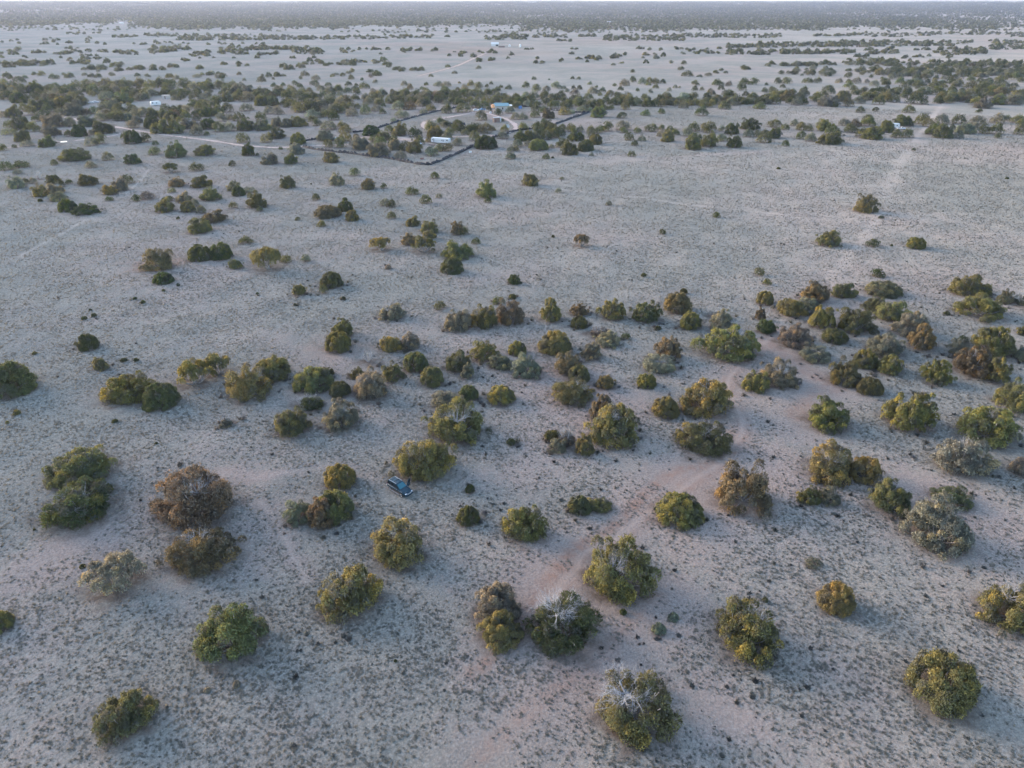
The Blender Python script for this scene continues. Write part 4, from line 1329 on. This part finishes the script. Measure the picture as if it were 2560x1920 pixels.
tag(link('low_scrub', tufts('low_scrub', x, y, r, r * rng_g.uniform(0.55, 0.95, n), tint, 15, rng_g, 1.8)), 'dark low scrub tufts dotted through the grass', 'scrub', kind='stuff')
print('scrub', n)
near_t = [t for t in trees if 700 < t['py'] < 1420 and t['px'] > 560]
bx, by = [], []
for t in near_t:
    for _ in range(int(rng_g.integers(1, 6))):
        a, k = rng_g.uniform(0, 2 * math.pi), rng_g.uniform(1.0, 1.9)
        bx.append(t['x'] + math.cos(a) * k * t['r'])
        by.append(t['y'] + math.sin(a) * k * t['r'])
x, y = np.array(bx), np.array(by)
ok = clear_of(x, y, 0.95)
x, y = x[ok], y[ok]
n = len(x)
r = rng_g.uniform(0.35, 0.95, n)
pal = np.array([(0.27, 0.255, 0.235), (0.34, 0.32, 0.30), (0.20, 0.20, 0.16), (0.24, 0.235, 0.18)])
tint = pal[rng_g.choice(4, n)] * (1 + rng_g.normal(size=(n, 1)) * 0.10)
tag(link('dead_brush', tufts('dead_brush', x, y, r, r * rng_g.uniform(0.6, 1.1, n), tint, 34, rng_g, 1.2, 0.13)), 'grey dead brush lying between the junipers', 'brush', kind='stuff')
# ---------------------------------------------------------------- the dark car with its door open
def wheel(parent, x, y, r=0.37, w=0.24, out=1):
    t = MB()
    prof = [(-w / 2, r * 0.62), (-w / 2, r * 0.93), (-w / 2 + 0.03, r), (w / 2 - 0.03, r), (w / 2, r * 0.93), (w / 2, r * 0.62)]
    n = 24
    rings = [[(x + q * math.cos(2 * math.pi * i / n), y + dy, r + q * math.sin(2 * math.pi * i / n)) for i in range(n)] for dy, q in prof]
    t.loft(rings)
    root = t.build('wheel', M['rubber'], parent, True)
    rim = MB()
    yo = y + out * (w / 2 + 0.006)
    ring = lambda q, dy: [(x + q * math.cos(2 * math.pi * i / n), yo + out * dy, r + q * math.sin(2 * math.pi * i / n)) for i in range(n)]
    rim.loft([ring(r * 0.66, 0.0), ring(r * 0.58, 0.012), ring(r * 0.52, -0.02)], False)
    for k in range(6):
        a = 2 * math.pi * k / 6
        rim.tube((x + 0.05 * math.cos(a), yo, r + 0.05 * math.sin(a)), (x + r * 0.56 * math.cos(a), yo, r + r * 0.56 * math.sin(a)), 0.038, 0.03, 6)
    rim.tube((x, yo - 0.02, r), (x, yo + out * 0.02, r), 0.075, 0.06, 12)
    rim.build('rim', M['chrome'], root)
    return root


def build_car():
    a, b = G(976.8, 1224.5), G(1004.3, 1241.1)          # right-hand wheels on the ground
    fwd = (b - a).normalized()
    rz = math.atan2(fwd.y, fwd.x)
    left = Vector((-fwd.y, fwd.x, 0))
    c = (a + b) / 2 + left * 0.80
    car = empty('parked_car', (c.x, c.y, float(gz(np.array(c.x), np.array(c.y))) + 0.03), rz,
                'dark blue-black estate car parked on the grass with its front door open', 'car')
    k = (b - a).length / 2.72
    car.scale = (k, k, k * 1.05)
    hw = 0.90
    # lower body: cross sections from tail to nose (x, half width, sill z, shoulder z, top z)
    secs = [(-2.28, 0.74, 0.55, 0.78, 0.92), (-2.20, 0.84, 0.42, 0.86, 1.04), (-1.6, hw, 0.36, 0.90, 1.07), (-0.6, hw + .01, 0.34, 0.90, 1.06), (0.55, hw + .01, 0.34, 0.89, 1.05),
            (0.95, hw, 0.34, 0.88, 1.06), (1.55, hw - .02, 0.36, 0.84, 1.01), (2.05, hw - .07, 0.38, 0.76, 0.93), (2.27, 0.74, 0.42, 0.70, 0.80), (2.34, 0.62, 0.50, 0.64, 0.70)]
    rings = []
    for x, w, z0, z1, z2 in secs:
        half = [(w * 0.80, z0), (w * 0.97, z0 + 0.10), (w, 0.5 * (z0 + z1)), (w * 0.995, z1), (w * 0.95, z1 + 0.5 * (z2 - z1)), (w * 0.84, z2 - 0.01), (w * 0.45, z2 + 0.02)]
        rings.append([(x, y, z) for y, z in half] + [(x, -y, z) for y, z in half[::-1]])
    m = MB().loft(rings)
    body = m.build('body', M['paint'], car, True)
    # cabin shell with roof
    cab = [(-2.17, 0.78, 1.03), (-1.95, 0.66, 1.66)], None
    m = MB()
    prof = [(-2.16, 1.02, 0.80), (-1.98, 1.62, 0.69), (-1.86, 1.69, 0.66), (-0.9, 1.735, 0.665), (-0.1, 1.72, 0.665), (0.12, 1.68, 0.66), (0.98, 1.04, 0.80)]
    top = [[(x, w, z), (x, w * 0.5, z + 0.02), (x, -w * 0.5, z + 0.02), (x, -w, z)] for x, z, w in prof]
    for p, q in zip(top, top[1:]):
        for i in range(3):
            m.poly((p[i], p[i + 1], q[i + 1], q[i]))
    for s in (1, -1):
        base = [(0.98, 1.04, 0.80), (-2.16, 1.02, 0.80)]
        m.poly([(x, s * w, z) for x, z, w in prof])
    cabin = m.build('cabin', M['paint'], car)
    # dark side glass, two panes a side, slightly proud of the pillars
    def side_pts(pts, s):
        out = []
        for x, z in pts:
            f = (z - 1.03) / (1.70 - 1.03)
            w = 0.80 + (0.665 - 0.80) * f
            out.append((x, s * (w + 0.012), z))
        return out if s > 0 else out[::-1]
    panes = [[(-2.02, 1.10), (-1.88, 1.56), (-1.34, 1.62), (-1.30, 1.10)], [(-1.22, 1.10), (-1.26, 1.63), (-0.56, 1.65), (-0.50, 1.10)],
             [(-0.40, 1.10), (-0.46, 1.65), (0.06, 1.60), (0.74, 1.12)]]
    for s in (-1, 1):
        for i, pn in enumerate(panes):
            if s == 1 and i == 2:
                continue
            MB().poly(side_pts(pn, s)).build('side_window', M['glass'], car)
    # open doorway on the driver's side
    MB().poly(side_pts([(-0.40, 1.08), (-0.46, 1.65), (0.06, 1.60), (0.76, 1.08)], 1)).build('door_opening', M['interior'], car)
    MB().poly([(-0.42, hw + 0.016, 0.45), (-0.42, hw + 0.008, 1.0), (0.74, hw + 0.008, 1.0), (0.74, hw + 0.016, 0.45)]).build('doorway', M['interior'], car)
    # windscreen and rear glass
    def slope(x0, z0, w0, x1, z1, w1, off, name, mat):
        MB().poly([(x0 + off, -w0, z0 + 0.014), (x0 + off, w0, z0 + 0.014), (x1 + off, w1, z1 + 0.014), (x1 + off, -w1, z1 + 0.014)]).build(name, mat, car)
    slope(0.90, 1.12, 0.72, 0.20, 1.655, 0.60, 0.012, 'windscreen', M['windscreen'])
    slope(-2.12, 1.14, 0.68, -2.00, 1.58, 0.60, -0.02, 'rear_window', M['glass'])
    # bonnet panel
    m = MB()
    hb = [(1.02, 0.74, 1.07), (1.55, 0.72, 1.035), (2.02, 0.66, 0.965), (2.20, 0.58, 0.885)]
    rows = [[(x, w, z - 0.03), (x, w * 0.5, z + 0.02), (x, -w * 0.5, z + 0.02), (x, -w, z - 0.03)] for x, w, z in hb]
    for p, q in zip(rows, rows[1:]):
        for i in range(3):
            m.poly((p[i], p[i + 1], q[i + 1], q[i]))
    m.build('bonnet', M['paint'], car, True)
    for s in (-1, 1):
        MB().box(-1.85, 0.0, s * 0.625 - 0.025, s * 0.625 + 0.025, 1.745, 1.80, 0.012).build('roof_rail', M['chrome'], car)
        MB().box(2.10, 2.30, s * 0.60 - 0.14, s * 0.60 + 0.14, 0.735, 0.845, 0.02).build('headlight', M['lamp'], car)
        MB().box(-2.31, -2.22, s * 0.74 - 0.07, s * 0.74 + 0.07, 0.78, 1.02, 0.015).build('tail_light', M['taillamp'], car)
        MB().box(-1.02, 0.98, s * (hw + 0.05) - 0.075, s * (hw + 0.05) + 0.075, 0.30, 0.345, 0.012).build('side_step', M['chrome'], car)
        MB().box(-1.0, 0.92, s * (hw + 0.016) - 0.010, s * (hw + 0.016) + 0.010, 0.40, 0.66, 0.006).build('lower_cladding', M['paint_low'], car)
        MB().box(-2.18, 1.5, s * (hw * 0.985) - 0.012, s * (hw * 0.985) + 0.012, 0.955, 0.985).build('waist_trim', M['chrome'], car)
    for x in (-1.45, -0.75):
        MB().box(x - 0.03, x + 0.03, -0.60, 0.60, 1.765, 1.79, 0.008).build('roof_bar', M['rubber'], car)
    MB().box(2.30, 2.37, -0.42, 0.42, 0.58, 0.76, 0.02).build('grille', M['chrome'], car)
    MB().box(2.18, 2.44, -0.80, 0.80, 0.38, 0.56, 0.05).build('front_bumper', M['paint'], car)
    MB().box(-2.42, -2.18, -0.80, 0.80, 0.42, 0.62, 0.05).build('rear_bumper', M['chrome'], car)
    MB().box(0.55, 0.72, -1.08, -0.86, 1.02, 1.17, 0.03).build('wing_mirror', M['paint'], car)
    for x in (-1.36, 1.36):
        for s in (-1, 1):
            wheel(car, x, s * (hw - 0.10), 0.375, 0.25, s)
    # the open front door swings out on its front edge
    hx, hy, aa = 0.76, hw + 0.01, R(66)
    def dp(u, z, off=0.0):            # u metres behind the hinge
        return (hx - u * math.cos(aa) + off * math.sin(aa), hy + u * math.sin(aa) + off * math.cos(aa), z)
    m = MB()
    out = [(0.0, 0.45), (1.12, 0.45), (1.16, 1.02), (1.18, 1.62), (0.62, 1.60), (0.02, 1.04)]
    m.loft([[dp(u, z, -0.05) for u, z in out], [dp(u, z, 0.05) for u, z in out]])
    door = m.build('open_door', M['paint'], car)
    MB().poly([dp(u, z, -0.058) for u, z in ((0.12, 1.09), (1.08, 1.09), (1.10, 1.55), (0.66, 1.54))]).build('window', M['glass'], door)
    MB().poly([dp(u, z, 0.058) for u, z in ((0.12, 1.09), (1.08, 1.09), (1.10, 1.55), (0.66, 1.54))]).build('window', M['glass'], door)
    q = dp(0.12, 1.10, 0.14)
    MB().box(q[0] - 0.07, q[0] + 0.07, q[1] - 0.11, q[1] + 0.11, 1.02, 1.18, 0.03).build('wing_mirror', M['paint'], door)
    return car


build_car()

# ---------------------------------------------------------------- other vehicles
def heading(a, b):
    d = G(*b) - G(*a)
    return math.atan2(d.y, d.x)


def small_car(name, px, py, rz, mat, label, cat='car', L_=4.4, van=False, pickup=False):
    p = G(px, py)
    root = empty(name, (p.x, p.y, float(gz(np.array(p.x), np.array(p.y)))), rz, label, cat, None)
    h = L_ / 2
    rings = []
    for x, w, z0, z1 in ((-h, 0.72, 0.5, 0.9), (-h + 0.1, 0.86, 0.35, 1.0), (-0.8, 0.9, 0.32, 1.0), (0.9, 0.9, 0.32, 0.98), (h - 0.3, 0.84, 0.36, 0.88), (h, 0.68, 0.5, 0.72)):
        q = [(w * .8, z0), (w, z0 + .15), (w, z1 - .12), (w * .88, z1)]
        rings.append([(x, a, b) for a, b in q] + [(x, -a, b) for a, b in q[::-1]])
    MB().loft(rings).build('body', mat, root, True)
    if pickup:
        c0, c1 = -0.35, 1.05
    elif van:
        c0, c1 = -h + 0.12, 1.25
    else:
        c0, c1 = -h + 0.45, 0.95
    zt = 2.05 if van else 1.48
    MB().box(c0, c1, -0.84, 0.84, 0.97, zt, 0.05, top=(0.12 if not pickup else 0.2, 0.62, 0.13)).build('cabin', mat, root)
    zc0, zc1 = 1.06, zt - 0.12
    f = lambda z: (z - 0.97) / (zt - 0.97)
    for s in (-1, 1):
        w0, w1 = 0.84 - 0.13 * f(zc0) + 0.015, 0.84 - 0.13 * f(zc1) + 0.015
        pts = [(c0 + 0.2, s * w0, zc0), (c1 - 0.25, s * w0, zc0), (c1 - 0.25 - 0.4 * f(zc1), s * w1, zc1), (c0 + 0.25, s * w1, zc1)]
        MB().poly(pts).build('side_window', M['glass'], root)
    x0, x1 = c1 - 0.62 * f(zc0) + 0.02, c1 - 0.62 * f(zc1) + 0.02
    MB().poly([(x0, -0.68, zc0), (x0, 0.68, zc0), (x1, 0.60, zc1), (x1, -0.60, zc1)]).build('windscreen', M['glass'], root)
    if pickup:
        MB().box(-h + 0.15, -0.45, -0.70, 0.70, 1.0, 1.012).build('load_bed', M['rubber'], root)
    for x in (-h * 0.62, h * 0.64):
        for s in (-1, 1):
            wheel(root, x, s * 0.82, 0.33, 0.22, s)
    return root


def trailer(name, a, b, width, height, label, cat, windows, door=None, nose=0.5, stripe=True, axle=0.45, mat='white', z0=0.55):
    """long box on wheels between two photo points on the ground (near long side)"""
    A, B = G(*a), G(*b)
    d = B - A
    ln = d.length
    rz = math.atan2(d.y, d.x)
    root = empty(name, (A.x, A.y, float(gz(np.array(A.x), np.array(A.y)))), rz, label, cat)
    prof = [(0.12, z0), (0.0, z0 + 0.25), (0.0, height - 0.55), (0.35, height), (ln - nose, height), (ln - 0.08, height - 0.7 * nose), (ln, height - 1.25), (ln - 0.1, z0 + 0.2), (ln - 0.3, z0)]
    m = MB().loft([[(x, y, z) for x, z in prof] for y in (0.0, width)])
    es = [e for e in m.bm.edges if abs(e.verts[0].co.y - e.verts[1].co.y) < 1e-6]
    bmesh.ops.bevel(m.bm, geom=es, offset=0.08, segments=2, affect='EDGES')
    m.build('body', M[mat], root)
    for (x0, x1, za, zb) in windows:
        MB().poly([(x0 * ln, -0.012, za), (x1 * ln, -0.012, za), (x1 * ln, -0.012, zb), (x0 * ln, -0.012, zb)]).build('window', M['glass'], root)
    if door:
        MB().box(door[0] * ln, door[0] * ln + 0.75, -0.03, -0.004, z0 + 0.1, z0 + 2.05, 0.008).build('door', M['grey'], root)
    if stripe:
        MB().box(0.12 * ln, 0.86 * ln, -0.022, -0.003, 1.62, 1.70).build('side_trim', M['grey'], root)
    for x in (axle * ln - 0.42, axle * ln + 0.42):
        wheel(root, x, 0.16, 0.36, 0.22, -1)
        wheel(root, x, width - 0.16, 0.36, 0.22, 1)
    MB().box(ln - 0.1, ln + 1.1, width / 2 - 0.08, width / 2 + 0.08, z0 - 0.02, z0 + 0.10, 0.01).build('tow_bar', M['rubber'], root)
    return root


trailer('long_trailer', (1077.5, 358), (1122, 361.3), 2.6, 2.95, 'long white travel trailer parked inside the black tyre wall', 'trailer',
        [(0.60, 0.64, 1.75, 2.25), (0.675, 0.71, 1.25, 2.3), (0.86, 0.95, 1.75, 2.2), (0.07, 0.11, 1.8, 2.2)], door=(0.13,))
trailer('motorhome', (379, 265.5), (404, 263.5), 2.4, 3.3, 'white motorhome half hidden among dark junipers', 'motorhome', [(0.10, 0.24, 1.9, 2.6), (0.5, 0.62, 1.8, 2.4)], nose=0.9)
trailer('camper', (2229, 321.5), (2248, 322), 2.4, 3.0, 'white camper behind junipers beside the far wheel track', 'camper', [(0.55, 0.72, 1.6, 2.1)], nose=0.4)
small_car('pickup_truck', 2253, 323.5, R(-14), M['white'], 'white pickup with dark windows hitched by the white camper', 'pickup', 5.2, pickup=True)
small_car('white_van', 1046, 361.5, R(-35), M['white'], 'small white van left of the long white trailer', 'van', 4.6, van=True)
small_car('blue_pickup', 839, 350, R(150), M['blue'], 'blue pickup parked between junipers near the yard entrance', 'pickup', 5.0, pickup=True)
small_car('white_sedan', 1190, 277.5, R(8), M['white'], 'white saloon parked left of the teal-roofed house', 'car')
small_car('teal_pickup', 1205.5, 275, R(200), M['blue'], 'blue pickup parked between the white saloon and the house', 'pickup', 5.2, pickup=True)
small_car('parked_truck', 227, 258, R(12), M['white'], 'white pickup at the left of two under the western junipers', 'pickup', 5.2, pickup=True)
small_car('parked_sedan', 240, 257, R(-8), M['white'], 'white car at the right of two under the western junipers', 'car', 4.8)

# ---------------------------------------------------------------- buildings and yard things
def base(px, py):
    p = G(px, py)
    return (p.x, p.y, float(gz(np.array(p.x), np.array(p.y))))


h = empty('house', base(1237.5, 276.5), R(5), 'low stucco house with a teal metal roof beyond the driveway', 'house')
MB().box(0, 10.2, 0, 6.5, -0.1, 3.3).build('wall', M['cream'], h)
m = MB()
m.poly([(-0.5, -0.6, 3.28), (10.4, -0.6, 3.28), (10.4, 7.1, 4.5), (-0.5, 7.1, 4.5)])
m.poly([(-0.5, -0.6, 3.16), (-0.5, 7.1, 4.38), (10.4, 7.1, 4.38), (10.4, -0.6, 3.16)])
for q in (((-0.5, -0.6), (10.4, -0.6)),):
    m.poly([(-0.5, -0.6, 3.16), (10.4, -0.6, 3.16), (10.4, -0.6, 3.28), (-0.5, -0.6, 3.28)])
m.poly([(10.4, -0.6, 3.16), (10.4, 7.1, 4.38), (10.4, 7.1, 4.5), (10.4, -0.6, 3.28)])
m.poly([(-0.5, 7.1, 4.38), (-0.5, -0.6, 3.16), (-0.5, -0.6, 3.28), (-0.5, 7.1, 4.5)])
m.build('roof', M['teal'], h)
MB().box(10.41, 12.6, -0.6, 7.1, 3.30, 3.42, 0, ).build('porch_roof', M['white'], h)
for y in (-0.4, 6.8):
    MB().box(12.3, 12.45, y, y + 0.15, -0.1, 3.30).build('porch_post', M['wood'], h)
MB().box(5.2, 6.0, -0.05, -0.003, 0.9, 2.2).build('window', M['glass'], h)
MB().box(1.2, 2.1, -0.05, -0.003, 0.0, 2.1).build('door', M['wood'], h)

t = empty('water_tank', base(1233, 282), 0, 'orange water tank raised on a wooden stand beside the house', 'tank')
m = MB()
m.tube((0, 0, 3.6), (0, 0, 5.5), 1.15, 1.15, 20)
m.tube((0, 0, 5.5), (0, 0, 5.9), 1.15, 0.35, 20)
m.build('tank', M['orange'], t, False)
MB().box(-1.3, 1.3, -1.3, 1.3, 3.4, 3.6).build('platform', M['wood'], t)
for sx in (-1.1, 1.1):
    for sy in (-1.1, 1.1):
        MB().box(sx - .1, sx + .1, sy - .1, sy + .1, -0.1, 3.4).build('leg', M['wood'], t)
MB().tube((-1.1, -1.1, 0.4), (1.1, -1.1, 3.2), 0.05).build('brace', M['wood'], t)

s = empty('wooden_shed', base(1234, 306.5), R(12), 'weathered brown plank shed inside the driveway loop', 'shed')
MB().box(0, 2.6, 0, 2.4, -0.1, 2.5).build('wall', M['wood'], s)
MB().box(2.61, 4.3, 0.2, 2.4, -0.1, 2.9).build('lean_to', M['wood'], s)
m = MB().box(-0.2, 4.5, -0.2, 2.7, 2.92, 3.02)
m.build('roof', M['grey'], s)
MB().box(1.0, 1.8, -0.04, -0.003, 0.0, 1.9).build('door', M['rust'], s)

for px, py, r, hh, name, mat, label in ((1250.5, 304, 0.8, 2.6, 'storage_tank', 'white', 'upright white storage tank beside the plank shed'),
                                        (1226.5, 283, 0.75, 1.2, 'water_butt', 'white', 'squat white tank at the foot of the orange water tank')):
    t = empty(name, base(px, py), 0, label, 'tank')
    MB().tube((0, 0, -0.05), (0, 0, hh), r, r, 18).build('tank', M[mat], t)
    m = MB().tube((0, 0, hh), (0, 0, hh + 0.25), r, 0.2, 18)
    m.build('lid', M['grey'], t)

t = empty('satellite_dish', base(1269, 326), R(20), 'white satellite dish standing behind an open-trunked juniper', 'dish')
rings = []
for q, zz in ((1.25, 0.0), (1.0, 0.16), (0.6, 0.30), (0.15, 0.36)):
    rings.append([(q * math.cos(2 * math.pi * i / 20), zz, 2.4 + q * math.sin(2 * math.pi * i / 20)) for i in range(20)])
MB().loft(rings, False).build('reflector', M['white'], t, True)
MB().tube((0, 0.45, -0.1), (0, 0.4, 2.4), 0.07).build('mast', M['grey'], t)
MB().tube((0, 0.3, 1.6), (0, -0.9, 2.3), 0.03).build('feed_arm', M['grey'], t)

for i, (px, py, w) in enumerate(((1127, 314, 3.6), (1158, 314, 2.8))):
    t = empty('solar_panel', base(px, py), R(10), 'larger dark solar panel on a frame, left one of two' if i == 0 else 'smaller dark solar panel on a frame, right one of two', 'solar panel',
              'solar panels in the driveway loop')
    MB().loft([[(-w / 2, 0, 0.5), (w / 2, 0, 0.5), (w / 2, 0.06, 0.46), (-w / 2, 0.06, 0.46)], [(-w / 2, 1.7, 1.6), (w / 2, 1.7, 1.6), (w / 2, 1.76, 1.56), (-w / 2, 1.76, 1.56)]]).build('panel', M['panel'], t)
    for sx in (-w / 2 + 0.2, w / 2 - 0.2):
        MB().tube((sx, 1.5, -0.05), (sx, 1.5, 1.42), 0.05).build('leg', M['grey'], t)
        MB().tube((sx, 0.2, -0.05), (sx, 0.2, 0.58), 0.05).build('leg', M['grey'], t)

t = empty('tarp_shelter', base(1300.5, 272), 0, 'blue tarpaulin stretched between poles right of the house', 'shelter')
m = MB()
rows = [[(x, y, 1.9 + 0.25 * math.sin(x * 2) * math.sin(y) - 0.2 * (y > 1.5)) for x in np.linspace(-1.2, 1.2, 7)] for y in (0, 1, 2, 3)]
for p, q in zip(rows, rows[1:]):
    for i in range(6):
        m.poly((p[i], p[i + 1], q[i + 1], q[i]))
for i in range(6):
    p, q = rows[0][i], rows[0][i + 1]
    m.poly((q, p, (p[0], -0.2, 0.1), (q[0], -0.2, 0.1)))
m.build('tarp', M['tarp'], t)
for sx in (-1.2, 1.2):
    MB().tube((sx, 3, -0.1), (sx, 3, 1.75), 0.04).build('pole', M['wood'], t)

t = empty('box_trailer', base(1203.5, 268), R(5), 'small white box trailer behind the blue pickup by the house', 'trailer')
MB().box(-1.1, 1.1, 0, 1.9, 0.55, 2.6, 0.05).build('body', M['white'], t)
MB().box(-0.5, 0.5, -0.04, -0.003, 0.7, 2.3).build('door', M['grey'], t)
for s_ in (-1, 1):
    wheel(t, s_ * 0.6, 0.1, 0.33, 0.2, -1)
t = empty('tan_shed', base(405.5, 247), R(3), 'tan flat-roofed shed among the junipers beyond the motorhome', 'shed')
MB().box(0, 5.4, 0, 4.0, -0.1, 2.5).build('wall', M['tan'], t)
MB().box(-0.2, 5.6, -0.3, 4.2, 2.52, 2.66).build('roof', M['cream'], t)
MB().box(2.0, 2.9, -0.04, -0.003, 0.0, 2.0).build('door', M['wood'], t)
t = empty('sign_board', base(1175.5, 383.5), R(-10), 'small white board on a post outside the tyre wall', 'sign')
MB().box(-0.75, 0.75, -0.04, 0.04, 0.35, 1.35, 0.01).build('board', M['white'], t)
MB().box(-0.06, 0.06, 0.045, 0.13, -0.1, 1.3).build('post', M['wood'], t)
t = empty('pale_slab', base(1273, 333.5), R(15), 'pale stone slab lying beside the driveway by the dish', 'slab')
MB().box(-1.2, 1.2, -0.7, 0.7, 0.35, 0.6, 0.05).build('slab', M['tan'], t)
MB().box(-0.8, 0.9, -0.5, 0.5, -0.05, 0.35, 0.05).build('footing', M['rust'], t)
t = empty('scrap_heap', base(1058, 397.5), R(10), 'rusty brown scrap heap just inside the tyre wall corner', 'scrap')
rq = np.random.default_rng(2)
m = MB()
for k in range(7):
    x, y = rq.uniform(-1.3, 1.3), rq.uniform(-0.5, 0.5)
    m.box(x - 0.45, x + 0.45, y - 0.35, y + 0.35, -0.05, 0.3 + 0.5 * rq.random(), 0.03, top=(0.1, 0.15, 0.08))
m.build('scrap', M['rust'], t)
MB().box(0.2, 0.8, -0.75, -0.5, 0.5, 0.62, 0.01).build('white_plate', M['white'], t)
t = empty('wooden_deck', base(1078, 362), heading((1076.5, 358), (1125, 361.5)), 'weathered plank deck by the door of the long trailer', 'deck')
MB().box(-0.8, 3.2, -1.6, -0.1, 0.05, 0.35).build('boards', M['wood'], t)
MB().box(0.5, 1.6, -2.1, -1.62, 0.0, 0.18).build('step', M['wood'], t)

# far beyond: white sheds, tanks and roofs
b = empty('long_barn', base(1228, 115.2), 0, 'far white barn with a dark open side, beyond the pinkish lane', 'barn')
MB().box(0, 13.0, 0, 9, -0.2, 4.0).build('wall', M['white'], b)
m = MB()
m.loft([[(-0.4, -0.6, 4.0), (-0.4, 4.5, 5.9), (-0.4, 9.6, 4.0)], [(13.4, -0.6, 4.0), (13.4, 4.5, 5.9), (13.4, 9.6, 4.0)]])
m.build('roof', M['white'], b)
MB().box(7.0, 13.2, -4.0, -0.7, 2.6, 2.8).build('awning', M['grey'], b)
MB().box(8.0, 12.6, -0.06, -0.003, 0.0, 2.5).build('opening', M['interior'], b)
b = empty('dark_shed', base(1246, 119), 0, 'dark open-sided shed right of the far white barn', 'shed')
MB().box(0, 11, 0, 5, 2.2, 2.6, 0, top=(0, 0, 0.4)).build('roof', M['wood'], b)
for x in (0.1, 5.3, 10.7):
    for y in (0.1, 4.7):
        MB().box(x, x + .2, y, y + .2, -0.2, 2.2).build('post', M['wood'], b)
MB().box(0.4, 10.5, 4.4, 4.6, -0.2, 2.19).build('back_wall', M['wood'], b)
for px, py, r, hh, label in ((1273.5, 116, 1.9, 2.6, 'low white tank right of the far white barn'), (1300, 117.5, 1.9, 3.9, 'rounded white tank standing alone, farthest right of the far sheds')):
    t = empty('round_tank', base(px, py), 0, label, 'tank')
    MB().tube((0, 0, -0.2), (0, 0, hh), r, r, 18).build('tank', M['white'], t)
    MB().tube((0, 0, hh), (0, 0, hh + 0.8), r, r * 0.25, 18).build('lid', M['white'], t)
f = empty('pale_fence', base(1154, 117), 0, 'long pale board fence left of the far white barn', 'fence')
MB().box(0, 28, -0.06, 0.06, 0.9, 2.0).build('boards', M['tan'], f)
for k in range(8):
    MB().box(k * 3.95, k * 3.95 + .25, 0.065, 0.3, -0.2, 2.2).build('post', M['wood'], f)
for px, py, w, label in ((1700, 39.5, 30, 'long white roof glinting in the far right-hand woodland'), (1518, 57.5, 14, 'small white house at the edge of the far woodland'),
                         (298, 60.5, 13, 'low white building at the far woodland edge on the left')):
    b = empty('far_building', base(px, py), 0, label, 'building')
    MB().box(0, w, 0, 10, -0.5, 3.6).build('wall', M['tan'], b)
    MB().loft([[(-0.6, -0.8, 3.6), (-0.6, 5, 5.2), (-0.6, 10.8, 3.6)], [(w + 0.6, -0.8, 3.6), (w + 0.6, 5, 5.2), (w + 0.6, 10.8, 3.6)]]).build('roof', M['white'], b)

# ---------------------------------------------------------------- the black tyre wall round the yard
def tyre_wall(pts, label, wide=1.4, high=1.15):
    P = world_line(pts, 0.5)
    rq = np.random.default_rng(len(P))
    rings = []
    nseg = 8
    for i, p in enumerate(P):
        a, b = P[max(i - 1, 0)], P[min(i + 1, len(P) - 1)]
        n = Vector((-(b - a).y, (b - a).x, 0)).normalized()
        lump = 0.55 + 0.45 * abs(math.sin(i * 0.62)) + rq.normal() * 0.16
        low = 0.45 + 0.65 * min(1.0, abs(math.sin(i * 0.117 + 0.4 * math.sin(i * 0.05))) * 1.8)
        ring = []
        for k in range(nseg + 1):
            t = math.pi * k / nseg
            q = p + n * (wide / 2 * math.cos(t) * (0.85 + 0.3 * rq.random()))
            z = max(0.0, high * lump * low * math.sin(t) ** 0.7 * (0.85 + 0.3 * rq.random())) if 0 < k < nseg else -0.15
            ring.append((q.x, q.y, float(gz(np.array(q.x), np.array(q.y))) + z))
        rings.append(ring)
    V = np.array(rings).reshape(-1, 3)
    w = nseg + 1
    F = [(i * w + k, i * w + k + 1, (i + 1) * w + k + 1, (i + 1) * w + k) for i in range(len(P) - 1) for k in range(nseg)]
    me = np_mesh('tyre_wall', V, np.array(F), [M['black']])
    return tag(link('tyre_wall', me), label, 'wall', 'tyre wall round the yard')


tyre_wall(tl(640, 180, 3.456, '405,645 520,668 660,688 800,702 930,720 1100,742 1280,772 1420,798 1500,804'), 'black tyre wall run facing the open flat, left of the wall corner')
tyre_wall(tl(640, 180, 3.456, '1500,804 1620,758 1750,702 1890,632 1980,590 2060,564 2130,548 2212,520') + tl(1280, 180, 3.456, '60,505 150,492 280,478 400,442 540,392 660,352'),
          'black tyre wall run rising right from the wall corner past the long trailer')
tyre_wall(tl(640, 180, 3.456, '1760,300 1700,314 1610,330 1500,357 1400,381 1300,410 1200,436 1060,480 930,511 840,523'), 'black tyre wall run behind the yard, left of the driveway', 1.3, 1.0)
tyre_wall(tl(640, 180, 3.456, '530,577 470,588 410,596 350,615 300,632'), 'short black tyre wall piece beside the yard entrance', 1.3, 1.0)
tyre_wall(tl(1280, 180, 3.456, '660,352 560,350 480,345 400,337 330,328 270,314 180,300 90,300'), 'black tyre wall run at the back of the yard, right of the house', 1.3, 1.0)

# ---------------------------------------------------------------- haze: one closed box of even, thin air
m, nt, out = new_mat('haze')
pv_ = N(nt, 'ShaderNodeVolumePrincipled')
pv_.inputs['Color'].default_value = (0.72, 0.79, 1.0, 1)
pv_.inputs['Density'].default_value = 4.8e-5
pv_.inputs['Anisotropy'].default_value = 0.2
L(nt, pv_.outputs[0], out.inputs['Volume'])
bm_ = MB().box(-29000, 29000, -29000, 29000, -1.5, 96)
hz = bm_.build('haze', m)
tag(hz, 'thin bluish haze over the plain', 'haze', kind='stuff')
